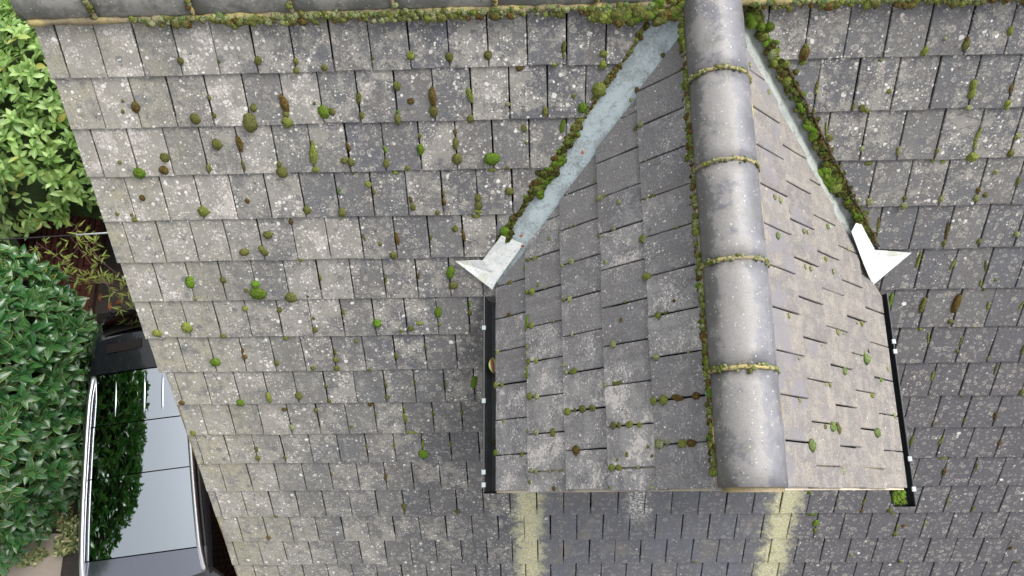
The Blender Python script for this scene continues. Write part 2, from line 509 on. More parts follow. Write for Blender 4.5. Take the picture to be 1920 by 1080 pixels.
def tile_geo(poly, gauge, rnd, thick=TH):
    """slab in local (across, up the slope, out); lower edge at y=0, top surface sinks by one thickness per gauge"""
    pts = []
    n = len(poly)
    for i in range(n):
        p, q = Vector(poly[i]), Vector(poly[(i + 1) % n])
        L = (q - p).length
        k = 3 if L > 0.1 else (2 if L > 0.05 else 1)
        nrm = Vector((-(q - p).y, (q - p).x)).normalized() if L > 1e-6 else Vector((0, 0))
        for j in range(k):
            a = p.lerp(q, j / k)
            amt = 0.0011 if j else 0.0007
            pts.append(a + nrm * rnd.uniform(-amt, amt))
    c = sum(pts, Vector((0, 0))) / len(pts)
    m = len(pts)
    hz = lambda p: -thick * p.y / gauge
    inner = [p + (c - p).normalized() * 0.0035 for p in pts]
    vs = [(p.x, p.y, hz(p) - 0.0002) for p in inner] + [(p.x, p.y, hz(p) - 0.0028) for p in pts] + [(p.x, p.y, hz(p) - thick) for p in pts]
    fs = [list(range(m))]
    for i in range(m):
        j = (i + 1) % m
        fs.append([i, m + i, m + j, j]); fs.append([m + i, 2 * m + i, 2 * m + j, m + j])
    # orient
    if sum(pts[i].x * pts[(i + 1) % m].y - pts[(i + 1) % m].x * pts[i].y for i in range(m)) < 0:
        fs = [f[::-1] for f in fs]
    return vs, fs

def basis(x, y, z, o):
    return Matrix(((x[0], y[0], z[0], o[0]), (x[1], y[1], z[1], o[1]), (x[2], y[2], z[2], o[2]), (0, 0, 0, 1)))
def jitter(rnd, k=1.0):
    return Matrix.Translation((rnd.gauss(0, 0.0006) * k, rnd.gauss(0, 0.0016) * k, rnd.uniform(0, 0.0016) * k)) @ Matrix.Rotation(rnd.gauss(0, 0.0035) * k, 4, 'Z') @ Matrix.Rotation(rnd.gauss(0, 0.006) * k, 4, 'Y')

# =================================================================== GROUND
def ground_material():
    t = NT('soil_and_grit_ground')
    n = t.noise(t.pos, 3, 5); n2 = t.noise(t.pos, 60, 4, 0.7)
    c = t.mix(n, lin(62, 54, 44), lin(92, 84, 70)); c = t.mix(t.step(n2, 0.45, 0.7), c, lin(44, 38, 30))
    t.color(c); t.rough(0.95); t.bump(n2, 0.6, 0.02); return t.m
def tarmac_material():
    t = NT('dark_tarmac')
    d, c1, c2, c3 = t.vor(t.pos, 190, '3D')
    n = t.noise(t.pos, 5, 4)
    c = t.mix(c1, lin(48, 44, 42), lin(84, 78, 74)); c = t.mix(t.step(n, 0.4, 0.7, 0, 0.6), c, lin(62, 52, 44))
    t.color(c); t.rough(0.85); t.bump(d, 0.5, 0.006); return t.m
def slab_material():
    t = NT('pale_concrete_paving')
    n = t.noise(t.pos, 8, 5); n2 = t.noise(t.pos, 140, 4, 0.7)
    c = t.mix(n, lin(176, 162, 150), lin(205, 192, 178)); c = t.mix(t.step(n2, 0.5, 0.7, 0, 0.6), c, lin(140, 120, 108))
    t.color(c); t.rough(0.85); t.bump(n2, 0.3, 0.004); return t.m
S_ = 400
structure(mesh_obj('ground', [(-S_, -S_, 0), (S_, -S_, 0), (S_, S_, 0), (-S_, S_, 0)], [(0, 1, 2, 3)], ground_material()))
structure(mesh_obj('driveway', [(-4.83, -16, 0.008), (-1.30, -16, 0.008), (-1.30, 1.6, 0.008), (-4.83, 1.6, 0.008)], [(0, 1, 2, 3)], tarmac_material()))
structure(mesh_obj('pavement', [(-6.6, -9, 0.006), (-4.85, -9, 0.006), (-4.85, -2.15, 0.006), (-6.6, -2.15, 0.006)], [(0, 1, 2, 3)], slab_material()))
# brick path: a mortar bed with single bricks
def brick_material():
    t = NT('dark_red_brick')
    _, rnd = t.objinfo()
    n = t.noise(t.pos, 45, 5, 0.7); n2 = t.noise(t.pos, 300, 3)
    c = t.mix(rnd, lin(84, 44, 34), lin(116, 62, 46)); c = t.mix(t.step(n, 0.45, 0.7, 0, 0.7), c, lin(60, 38, 32))
    t.color(c); t.rough(0.85); t.bump(t.add(n, n2), 0.4, 0.004); return t.m
path = structure(mesh_obj('brick_path', [(-6.45, 0.1, 0.010), (-4.93, 0.1, 0.010), (-4.93, 2.35, 0.010), (-6.45, 2.35, 0.010)], [(0, 1, 2, 3)], plain('sandy_joint_bed', lin(58, 46, 38), 0.95)))
mb = brick_material()
bw, bl, bh = 0.068, 0.206, 0.04
def brick_mesh(seed):
    r = random.Random(seed); b = 0.006; g = Geo()
    lo = [(-bw / 2, -bl / 2), (bw / 2, -bl / 2), (bw / 2, bl / 2), (-bw / 2, bl / 2)]
    lo = [(x + r.uniform(-.0015, .0015), y + r.uniform(-.0015, .0015)) for x, y in lo]
    up = [(x - math.copysign(b, x), y - math.copysign(b, y)) for x, y in lo]
    vs = [(x, y, 0) for x, y in lo] + [(x, y, bh - b) for x, y in lo] + [(x, y, bh) for x, y in up]
    fs = [(8, 9, 10, 11)] + [(k * 4 + i, k * 4 + (i + 1) % 4, k * 4 + 4 + (i + 1) % 4, k * 4 + 4 + i) for k in (0, 1) for i in range(4)]
    me = bpy.data.meshes.new('brick'); me.from_pydata(vs, [], fs); me.materials.append(mb); return me
bms = [brick_mesh(i) for i in range(5)]
rb = random.Random(3)
for i in range(20):
    for j in range(11):
        x = -6.41 + i * 0.0765; y = 0.12 + j * 0.2145 + (0.107 if i % 2 else 0)
        if y > 2.3: continue
        link_mesh('brick', rb.choice(bms), path, Matrix.Translation((x, y, 0.004 + rb.uniform(-.003, .003))) @ Matrix.Rotation(rb.gauss(0, 0.01), 4, 'Z') @ Matrix.Rotation(rb.gauss(0, 0.012), 4, 'X'))
bd = Geo().box((-4.885, 0.95, 0.035), (0.035, 2.9, 0.07)).build('edging_board', plain('dark_timber_board', lin(70, 48, 38), 0.8, var=0.3), loc=(-4.885, 0.95, 0))
tag(bd, 'dark timber edging board between brick path and driveway', 'edging board')

# =================================================================== HOUSE
house = tag(empty('house', (0.0, 0.0, 0.0)), 'house with steep grey tiled main roof, mossy ridge and lichen spots', 'house')
XL, XR = X0 - 5.5 * W, 6.2           # verge left, house right end
TR = -0.475                           # where the two main slopes meet, above the first course
YR = -TR * CP; ZRM = -TR * SP         # ridge
T_EAVE = T0 + 20 * G
# deck under the tiles (front), and the unseen rear slope
def slab(name, pts, th, mat, parent, nrm):
    pts = [Vector(p) for p in pts]; n = len(pts)
    lo = [p - Vector(nrm) * th for p in pts]
    return mesh_obj(name, pts + lo, [list(range(n)), list(range(2 * n - 1, n - 1, -1))] + [[i, n + i, n + (i + 1) % n, (i + 1) % n] for i in range(n)], mat, parent)
deck = slab('roof_slope', [MR(XL + 0.03, TR, -0.05), MR(XL + 0.03, T_EAVE - 0.03, -0.05), MR(XR, T_EAVE - 0.03, -0.05), MR(XR, TR, -0.05)], 0.08, MAT_FELT, house, NM)
NB = Vector((0, SP, CP)); DB = Vector((0, CP, -SP))
RB = lambda x, s, h: Vector((x, YR, GZ + ZRM)) + DB * s + NB * h
rear = slab('rear_roof_slope', [RB(XL, 0, -0.012), RB(XR, 0, -0.012), RB(XR, 4.6, -0.012), RB(XL, 4.6, -0.012)], 0.1, MAT_TILE, house, NB)
# walls
def brickwall_material():
    t = NT('red_brick_wall')
    n = t.n.new('ShaderNodeTexBrick')
    t.put(n.inputs['Vector'], t.xyz(t.vmath('DOT_PRODUCT', t.pos, (0.6, 0.8, 0)), t.vmath('DOT_PRODUCT', t.pos, (0, 0, 1))))
    n.inputs['Scale'].default_value = 4.5
    n.inputs['Color1'].default_value = lin(120, 70, 52); n.inputs['Color2'].default_value = lin(96, 54, 42); n.inputs['Mortar'].default_value = lin(150, 140, 126)
    t.color(n.outputs[0]); t.rough(0.9); return t.m
mw = brickwall_material()
ze = MR(0, T_EAVE).z - 0.12; ye = MR(0, T_EAVE).y + 0.25
yb = 2 * YR - ye
for x in (XL + 0.10, XR - 0.15):
    pr = [(ye, 0), (yb, 0), (yb, ze), (YR, GZ + ZRM - 0.35), (ye, ze)]
    slab('gable_wall', [(x, a, b) for a, b in pr], 0.12, mw, house, (-1, 0, 0))
slab('front_wall', [(XL + 0.22, ye, 0), (XR - 0.15, ye, 0), (XR - 0.15, ye, ze), (XL + 0.22, ye, ze)], 0.12, mw, house, (0, -1, 0))

# ---- main roof tiles
rt = random.Random(11)
def verge_x(n):
    return X0 + W * (-5.5 if n <= 7 else (-5.42 if n == 8 else -5.25)) + rt.uniform(-0.006, 0.006)
DX_WALL_L, DX_WALL_R = XD - SE * CD + 0.14, XD + SE * CD - 0.14     # dormer cheeks
T_FRONT = -(YG + 0.10) / CP
tiles = []
GAP = 0.0068
for n in range(1, 21):
    par = 0.5 if n % 2 == 0 else 0.0
    tb = T0 + n * G
    tt = tb - G - 0.045
    vx = verge_x(n)
    k = -6
    while True:
        xl = X0 + (k + par) * W; xr = xl + W
        k += 1
        if xl > 5.3: break
        if xr < vx + 0.02: continue
        gl, gr = GAP / 2 + rt.uniform(-.0012, .0012), GAP / 2 + rt.uniform(-.0012, .0012)
        l = max(xl + gl, vx); r = xr - gr
        full = l == xl + gl
        top = max(tt, T0 - 0.02)
        poly = [(l, top), (r, top), (r, tb), (l, tb)]
        cx_, ct = (l + r) / 2, tb - G / 2
        pieces = [poly]
        if n <= 5:
            pl = clip(poly, 1, 0.6546, valley_x(-1, 0) - 0.14) if cx_ < XD else []
            pr_ = clip(poly, -1, 0.6546, -(valley_x(1, 0) + 0.072)) if cx_ > XD - 0.2 else []
            pieces = [q for q in (pl, pr_) if len(q) >= 3 and area(q) > 4e-4]
        elif n == 6:
            pl = clip(poly, 1, 0, 0.47) if cx_ < XD else clip(poly, -1, 0, -2.345)
            pieces = [q for q in (pl,) if len(q) >= 3 and area(q) > 4e-4]
        else:
            if DX_WALL_L + 0.02 < cx_ < DX_WALL_R - 0.02 and ct < T_FRONT - 0.02:
                continue
        for q in pieces:
            tiles.append((n, q, full and abs(area(q) - (r - l) * (tb - top)) < 1e-6, l, r, tb, top))
# rank by size in view
def tile_rank(tl):
    n, q, full, l, r, tb, top = tl
    cx_ = sum(p[0] for p in q) / len(q); ct = min(sum(p[1] for p in q) / len(q) + 0.02, tb)
    u, v, d = project(MR(cx_, ct))
    if not (-20 < u < 1940 and -20 < v < 1100): return 0
    return area(q) / d / d
tiles.sort(key=tile_rank, reverse=True)
full_var = {}
rest = Geo()
for i, (n, q, full, l, r, tb, top) in enumerate(tiles):
    cx_ = (l + r) / 2
    M_ = basis((1, 0, 0), -DM, NM, MR(cx_, tb, 0)) @ jitter(rt)
    w_ = r - l; hgt = tb - top
    if full and abs(w_ - (W - GAP)) < 0.004 and n > 1:
        key = rt.randrange(9)
        if key not in full_var:
            a_ = (W - GAP) / 2
            vs, fs = tile_geo([(-a_, 0), (a_, 0), (a_, G + 0.045), (-a_, G + 0.045)], G, random.Random(100 + key))
            me = bpy.data.meshes.new('roof_tile'); me.from_pydata(vs, [], fs); me.materials.append(MAT_TILE)
            full_var[key] = me
        me = full_var[key]
        vs, fs = [v.co.copy() for v in me.vertices], [list(p.vertices) for p in me.polygons]
    else:
        vs, fs = tile_geo([(p[0] - cx_, tb - p[1]) for p in q], G, rt)
        me = None
    if i < 300:
        if me is None:
            me = bpy.data.meshes.new('roof_tile'); me.from_pydata(vs, [], fs); me.materials.append(MAT_TILE)
        link_mesh('roof_tile', me, deck, M_)
    else:
        rest.add([M_ @ Vector(v) for v in vs], fs)
rst = rest.build('remaining_roof_tiles', MAT_TILE, deck)
rst['kind'] = 'stuff'

# ---- ridge shells
def shell(rad, th, length, seed, axis_pts=7, arc=(0.0, math.pi), seg=18):
    r = random.Random(seed); vs = []; L = [length * i / (axis_pts - 1) - length / 2 for i in range(axis_pts)]
    off = r.random() * 50
    for y in L:
        for k in range(seg + 1):
            a = arc[0] + (arc[1] - arc[0]) * k / seg
            rr = rad + 0.0022 * mnoise.noise(Vector((math.cos(a) * 3, y * 8 + off, math.sin(a) * 3)))
            vs.append((rr * math.cos(a), y, rr * math.sin(a)))
    nv = seg + 1; N = len(vs)
    for y in L:
        for k in range(seg + 1):
            a = arc[0] + (arc[1] - arc[0]) * k / seg
            vs.append(((rad - th) * math.cos(a), y, (rad - th) * math.sin(a)))
    fs = [tuple(f) for f in grid_faces(axis_pts, nv)] + [tuple(N + i for i in f[::-1]) for f in grid_faces(axis_pts, nv)]
    for i in range(axis_pts - 1):
        for e in (0, seg):
            a, b = i * nv + e, (i + 1) * nv + e
            fs.append((a, b, N + b, N + a) if e == 0 else (a, N + a, N + b, b))
    for k in range(seg):
        for e in (0, axis_pts - 1):
            a, b = e * nv + k, e * nv + k + 1
            fs.append((a, N + a, N + b, b) if e == 0 else (a, b, N + b, N + a))
    return vs, fs
def shell_mesh(name, mat, *a, **k):
    vs, fs = shell(*a, **k)
    me = bpy.data.meshes.new(name); me.from_pydata(vs, [], fs); me.materials.append(mat)
    bm = bmesh.new(); bm.from_mesh(me); bmesh.ops.recalc_face_normals(bm, faces=bm.faces); bm.to_mesh(me); bm.free()
    me.polygons.foreach_set('use_smooth', [True] * len(me.polygons))
    return me
RR = 0.125
ZC = ZRM - 0.118                      # axis height of the main ridge shells (relative)
def lumpy_strip(name, a, b, r, mat, parent, seed, n=60, squash=1.0):
    a, b = Vector(a), Vector(b); pts = []; rad = []
    rr = random.Random(seed)
    for i in range(n + 1):
        p = a.lerp(b, i / n)
        k = mnoise.noise(p * 14 + Vector((seed, 0, 0))) + 0.6 * mnoise.noise(p * 47)
        pts.append(p + Vector((0, 0.005 * mnoise.noise(p * 20), 0.004 * k)))
        rad.append(r * (1 + 0.42 * k))
    return Geo().tube(pts, rad, 8).build(name, mat, parent, True)
JX = [-1.585 + 0.42 * i for i in range(20)]
bed = lumpy_strip('ridge_bedding', (XL + 0.0, YR - RR - 0.002, GZ + ZC - 0.005), (XR, YR - RR - 0.002, GZ + ZC - 0.003), 0.016, MAT_MORTAR, house, 5, 420)
rs = [shell_mesh('ridge_tile', MAT_RIDGE, RR, 0.016, 0.412, i) for i in range(4)]
rm = random.Random(5)
for i in range(len(JX) - 1):
    x0_, x1_ = max(JX[i], XL - 0.03), JX[i + 1]
    if x1_ > XR + 0.2: break
    me = rs[i % 4]; cxx = (x0_ + x1_) / 2
    if x0_ > JX[i]:
        me = shell_mesh('ridge_tile', MAT_RIDGE, RR, 0.016, x1_ - x0_ - 0.008, 77)
    link_mesh('ridge_tile', me, bed, Matrix.Translation((cxx, YR, GZ + ZC)) @ Matrix.Rotation(-math.pi / 2, 4, 'Z') @ Matrix.Rotation(rm.gauss(0, 0.004), 4, 'X') @ Matrix.Rotation(rm.gauss(0, 0.006), 4, 'Z'))
def joint_cord(name, centre, axis_rot, rad, parent, seed, cord=0.009):
    pts = []; rads = []
    for k in range(25):
        a = math.pi * k / 24
        q = Vector((math.cos(a) * rad, 0.006 * mnoise.noise(Vector((a * 3, seed, 0))), math.sin(a) * rad))
        pts.append(Vector(centre) + axis_rot @ q); rads.append(cord * (1 + 0.4 * mnoise.noise(Vector((a * 5, seed, 3)))))
    return Geo().tube(pts, rads, 7).build(name, MAT_MORTAR, parent, True)
rotX = Matrix.Rotation(-math.pi / 2, 3, 'Z')
for i, x in enumerate(JX[1:]):
    if XL < x < 4.5 and not 1.25 < x < 1.6:
        joint_cord('mortar_joint', (x, YR, GZ + ZC), rotX, RR - 0.002, bed, i * 3.3, 0.009)
# mortar fill of the ridge's open left end
Geo().add([(XL + 0.0, YR + RR * 0.9 * math.cos(a), GZ + ZC + RR * 0.9 * math.sin(a)) for a in [math.pi * k / 12 for k in range(13)]], [list(range(13))]).build('ridge_end_mortar', MAT_MORTAR, bed)
# verge undercloak strip
ver = slab('verge_undercloak', [MR(XL + 0.035, TR + 0.05, -0.016), MR(XL + 0.035, T_EAVE - 0.03, -0.016), MR(XL + 0.065, T_EAVE - 0.03, -0.016), MR(XL + 0.065, TR + 0.05, -0.016)], 0.03, MAT_MORTAR, house, NM)

# =================================================================== DORMER
dorm = tag(empty('dormer', (XD, YG, GZ - 1.8)), 'gabled dormer with grey half-round ridge, pale valleys and mossy grey tiles', 'dormer')
dorm_inv = Matrix.Translation(-dorm.location)
def dchild(o):
    """attach a mesh built in world coordinates to the dormer"""
    o.parent = dorm
    o.matrix_parent_inverse = dorm_inv
    return o
rd = random.Random(21)
dsl = {}
for side in (-1, 1):
    mat = MAT_TILE_DL if side < 0 else MAT_TILE_DR
    yv = lambda s: valley_y(s)
    pts = [DR(side, YG + 0.03, 0.02, -0.045), DR(side, YG + 0.03, SE - 0.03, -0.045), DR(side, valley_y(SE) - 0.05, SE - 0.03, -0.045), DR(side, valley_y(0.02) + 0.05, 0.02, -0.045)]
    if side > 0: pts = pts[::-1]
    N_ = Vector((side * SD, 0, CD))
    ds = dchild(slab('roof_slope', pts, 0.06, MAT_FELT, None, N_))
    dsl[side] = ds
    cut = 0.03 if side < 0 else 0.085
    up = Vector((-side * CD, 0, SD)); ac = Vector((0, side, 0))
    for j in range(6):
        sb = SE - j * GD - (0.018 if j == 0 and side < 0 else 0.0); st = max(sb - GD - 0.04, 0.03)
        y0 = YG - (0.0 if j % 2 == 0 else 0.5 * W)
        k = 0
        vj = rd.uniform(-0.004, 0.004)
        while True:
            a, b = y0 + k * W, y0 + (k + 1) * W
            k += 1
            if a > 0.4: break
            if b < YG + 0.02: continue
            gl, gr = 0.0033 + rd.uniform(-.001, .001), 0.0026 + rd.uniform(-.001, .001)
            a2, b2 = max(a + gl, YG + vj), b - gr
            poly = [(a2, st), (b2, st), (b2, sb), (a2, sb)]
            # valley: y <= valley_y(s) - cut
            q = clip(poly, 1, SD / math.tan(PM), ZR / math.tan(PM) - cut)
            if len(q) < 3 or area(q) < 3e-4: continue
            cy_ = (a2 + b2) / 2
            M_ = dorm_inv @ basis(ac, up, N_, DR(side, cy_, sb, 0)) @ jitter(rd, 0.8)
            vs, fs = tile_geo([((p[0] - cy_) * side, sb - p[1]) for p in q], GD, rd)
            me = bpy.data.meshes.new('roof_tile'); me.from_pydata(vs, [], fs); me.materials.append(mat)
            link_mesh('roof_tile', me, ds, M_)
# the slopes carry the world offset of the dormer; tiles are relative to it
for ds in dsl.values():
    ds.matrix_parent_inverse = Matrix.Identity(4)
    for v in ds.data.vertices: v.co -= dorm.location

# dormer ridge
DRR = 0.120; DZC = ZR - 0.088; DXC = XD - 0.012
def dlocal(p): return Vector(p) - dorm.location
dbed_g = Geo()
for sg in (-1, 1):
    pts, rad = [], []
    for i in range(70):
        y = YG + 0.01 + i / 69 * (0.30 - YG)
        kk = mnoise.noise(Vector((y * 12, sg * 7, 0)))
        pts.append(dlocal((DXC + sg * (DRR - 0.004) + 0.003 * kk, y, GZ + DZC - 0.004 + 0.004 * kk))); rad.append((0.009 if sg < 0 else 0.011) * (1 + 0.35 * kk))
    dbed_g.tube(pts, rad, 7)
dbed = dbed_g.build('ridge_bedding', MAT_MORTAR, dorm, True)
JY = [YG, -1.33, -0.935, -0.55, -0.17, 0.30]
for i in range(5):
    L = JY[i + 1] - JY[i] - (0.006 if i < 4 else 0)
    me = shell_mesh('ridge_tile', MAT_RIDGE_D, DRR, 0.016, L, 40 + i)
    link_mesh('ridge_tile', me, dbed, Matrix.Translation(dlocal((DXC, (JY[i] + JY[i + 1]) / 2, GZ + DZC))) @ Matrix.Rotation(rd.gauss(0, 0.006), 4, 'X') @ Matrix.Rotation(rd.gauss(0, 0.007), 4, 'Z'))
for i, y in enumerate(JY[1:5]):
    joint_cord('mortar_joint', dlocal((DXC, y, GZ + DZC)), Matrix.Identity(3), DRR + 0.0, dbed, i * 5.1 + 40, 0.0075)
# mortar closing the gable end of the ridge
em = [dlocal((DXC + (DRR - 0.012) * math.cos(a), YG - 0.012, GZ + DZC + (DRR - 0.012) * math.sin(a))) for a in [math.pi * k / 16 for k in range(17)]]
eb = [p + Vector((0, 0.05, 0)) for p in em]
mesh_obj('ridge_end_mortar', em + eb, [list(range(17))[::-1]] + [[i, i + 1, 17 + i + 1, 17 + i] for i in range(16)], MAT_MORTAR, dbed)
# verge mortar under the gable tile edges
MAT_CREAM = plain('cream_verge_mortar', lin(205, 192, 172), 0.85, var=0.15, bump=0.3)
for side in (-1, 1):
    pr = []
    for s, h in ((0.05, -TH - 0.016), (SE - 0.01, -TH - 0.002), (SE - 0.01, -0.05), (0.05, -0.06)):
        pr.append((s, h))
    a = [dlocal(DR(side, YG - 0.006, s, h)) for s, h in pr]; b = [dlocal(DR(side, YG + 0.09, s, h)) for s, h in pr]
    o = mesh_obj('verge_mortar', a + b, [(0, 1, 2, 3), (7, 6, 5, 4), (0, 4, 5, 1), (1, 5, 6, 2), (2, 6, 7, 3), (3, 7, 4, 0)], MAT_CREAM, dorm)

# dormer walls and window (front faces the eaves)
MAT_RENDER = plain('cream_render', lin(206, 200, 186), 0.85, var=0.06, bump=0.2)
MAT_UPVC = plain('white_window_frame', lin(232, 232, 230), 0.35, var=0.02)
def glass_material():
    t = NT('window_glass'); t.color((0.02, 0.025, 0.03, 1)); t.rough(0.03); t.set(Specular_IOR_Level=1.0); return t.m
MAT_GLASS = glass_material()
yw = YG + 0.10
ZE_D = ZR - SE * SD
zbase = lambda y: y * math.tan(PM)
fw = [(DX_WALL_L, yw, GZ + zbase(yw) - 0.03), (DX_WALL_R, yw, GZ + zbase(yw) - 0.03), (DX_WALL_R, yw, GZ + ZE_D + 0.10), (XD, yw, GZ + ZR - 0.12), (DX_WALL_L, yw, GZ + ZE_D + 0.10)]
slab('front_wall', [dlocal(p) for p in fw], 0.1, MAT_RENDER, dorm, (0, -1, 0))
for xw, nx in ((DX_WALL_L, -1), (DX_WALL_R, 1)):
    yv_ = valley_y(SE) - 0.02
    cw = [(xw, yw + 0.10, GZ + zbase(yw + 0.1) - 0.03), (xw, yw + 0.10, GZ + ZE_D + 0.08), (xw, yv_, GZ + ZE_D + 0.08)]
    slab('cheek_wall', [dlocal(p) for p in (cw if nx < 0 else cw[::-1])], 0.08, MAT_RENDER, dorm, (nx, 0, 0))
win = Geo()
wx0, wx1, wz0, wz1 = XD - 0.62, XD + 0.62, GZ + zbase(yw) + 0.08, GZ + ZE_D + 0.05
for (a, b, c, d) in ((wx0, wx1, wz0, wz0 + 0.05), (wx0, wx1, wz1 - 0.05, wz1), (wx0, wx0 + 0.05, wz0 + 0.05, wz1 - 0.05), (wx1 - 0.05, wx1, wz0 + 0.05, wz1 - 0.05), (XD - 0.03, XD + 0.03, wz0 + 0.05, wz1 - 0.05)):
    win.box(dlocal(((a + b) / 2, yw - 0.015, (c + d) / 2)), (b - a, 0.05, d - c))
wo_ = win.build('window', MAT_UPVC, dorm)
for a, b in ((wx0 + 0.05, XD - 0.03), (XD + 0.03, wx1 - 0.05)):
    Geo().box(dlocal(((a + b) / 2, yw - 0.008, (wz0 + wz1) / 2)), (b - a, 0.01, wz1 - wz0 - 0.1)).build('pane', MAT_GLASS, wo_)

# valley flashings
def flashing_material(name, base, speck, dirt):
    t = NT(name)
    n = t.noise(t.pos, 9, 5, 0.65); n2 = t.noise(t.pos, 110, 4, 0.75); n3 = t.noise(t.pos, 320, 2)
    c = t.mix(t.step(n, 0.3, 0.7), base, tuple(x * 0.86 for x in base[:3]) + (1,))
    c = t.mix(t.mul(t.step(t.add(t.mul(n, 0.55), t.mul(n2, 0.45)), 0.49, 0.58), dirt), c, lin(140, 146, 148))
    c = t.mix(t.mul(t.step(t.noise(t.pos, 28, 6, 0.8), 0.54, 0.62), dirt), c, lin(118, 122, 118))
    c = t.mix(t.mul(t.step(n2, 0.62, 0.7), speck), c, lin(84, 84, 78))
    d, c1, c2, c3 = t.vor(t.pos, 85, '3D')
    c = t.mix(t.mul(t.step(d, 0.1, 0.22, 1, 0), t.step(c1, 0.9, 0.93)), c, lin(70, 66, 52))
    t.color(c); t.rough(t.step(n2, 0.4, 0.7, 0.45, 0.8)); t.bump(t.add(n, t.mul(n3, 0.3)), 0.25, 0.006)
    return t.m
MAT_FL_L = flashing_material('pale_blue_valley_sheet', lin(200, 214, 217), 0.5, 0.6)
MAT_FL_R = flashing_material('pale_grey_valley_sheet', lin(172, 178, 172, 0.95), 0.95, 0.9)
def valley_sheet(side, wm, wd, mat, s0=0.30, s1=1.40, hm=-0.022, hd=-0.022):
    n = 26; vs = []
    for i in range(n):
        z = (ZR - 0.02) + (ZR - SE * SD + 0.02 - (ZR - 0.02)) * i / (n - 1)
        t_ = -z / SP; s_ = (ZR - z) / SD
        xv = valley_x(side, t_); yv_ = valley_y(s_)
        w_ = 0.0018 * mnoise.noise(Vector((z * 9, side, 0)))
        row = [MR(xv + side * (wm + 0.05), t_, hm - 0.004), MR(xv + side * wm, t_, hm + (0.004 if side < 0 else 0)), MR(xv + side * (wm - 0.010), t_, hm + (0.010 if side < 0 else 0)), MR(xv + side * (wm - 0.022), t_, hm + w_), MR(xv + side * wm * 0.45, t_, hm - w_), MR(xv, t_, hm - 0.004),
               DR(side, yv_ - wd * 0.5, s_, hd), DR(side, yv_ - wd - 0.06, s_, hd - 0.004)]
        vs += [dlocal(p) for p in row]
    fs = grid_faces(n, 8)
    if side > 0: fs = [f[::-1] for f in fs]
    return mesh_obj('valley_flashing', vs, fs, mat, dorm, True)
vf_l = valley_sheet(-1, 0.14, 0.04, MAT_FL_L)
vf_r = valley_sheet(1, 0.075, 0.09, MAT_FL_R)
# bright new corner sheets at the valley feet
def sheet_material():
    t = NT('white_lead_replacement_sheet')
    n = t.noise(t.pos, 14, 4); n2 = t.noise(t.pos, 90, 3)
    c = t.mix(n, lin(226, 230, 227), lin(243, 245, 243)); c = t.mix(t.mul(t.step(t.noise(t.pos, 9, 3), 0.55, 0.68), 0.5), c, lin(204, 208, 178))
    c = t.mix(t.step(n2, 0.56, 0.70, 0, 0.5), c, lin(150, 156, 150))
    c = t.mix(t.step(t.noise(t.pos, 32, 5, 0.8), 0.58, 0.66, 0, 0.45), c, lin(160, 162, 150))
    t.color(c); t.rough(0.45); t.bump(t.noise(t.pos, 22, 2), 0.25, 0.02); return t.m
MAT_SHEET = sheet_material()
def folded_sheet(pts, faces, name='corner_flashing'):
    bm = bmesh.new()
    vv = [bm.verts.new(dlocal(p)) for p in pts]
    for f in faces: bm.faces.new([vv[i] for i in f])
    bmesh.ops.triangulate(bm, faces=bm.faces)
    bmesh.ops.subdivide_edges(bm, edges=bm.edges, cuts=3, use_grid_fill=True)
    bm.normal_update()
    for v in bm.verts:
        v.co += v.normal * 0.003 * mnoise.noise(v.co * 22)
    bmesh.ops.recalc_face_normals(bm, faces=bm.faces)
    r = bmesh.ops.solidify(bm, geom=bm.faces[:], thickness=0.0025)
    me = bpy.data.meshes.new(name); bm.to_mesh(me); bm.free(); me.materials.append(MAT_SHEET)
    return link_mesh(name, me, dorm)
g3 = lambda x, y, z: Vector((x, y, z + GZ))
up_ = Vector((0, -0.006, 0.006))
# left: trough piece, fold line, tail lying on the main tiles
A = [g3(.497, -.519, -.574) + NM * .010, g3(.545, -.535, -.600) + NM * -.004, g3(.610, -.556, -.622) + Vector((-.006, 0, .008)), g3(.468, -.712, -.775) + Vector((-.010, 0, .012)), g3(.440, -.728, -.800) + NM * .016, g3(.398, -.609, -.674) + NM * .014, g3(.262, -.612, -.677) + NM * .012, g3(.446, -.665, -.735) + NM * .004]
folded_sheet(A, [(0, 1, 7, 5), (1, 2, 3, 7), (7, 3, 4), (5, 7, 4, 6)])
B = [g3(2.325, -.598, -.662) + NM * .012, g3(2.235, -.505, -.56) + NM * .004, g3(2.185, -.520, -.50), g3(2.150, -.560, -.525) + Vector((.012, 0, .016)), g3(2.255, -.735, -.655) + Vector((.014, 0, .016)), g3(2.345, -.738, -.775) + NM * .020, g3(2.505, -.612, -.677) + NM * .012, g3(2.330, -.640, -.700) + NM * .006]
folded_sheet(B, [(0, 7, 2, 1), (7, 4, 3, 2), (7, 5, 4), (0, 6, 5, 7)])

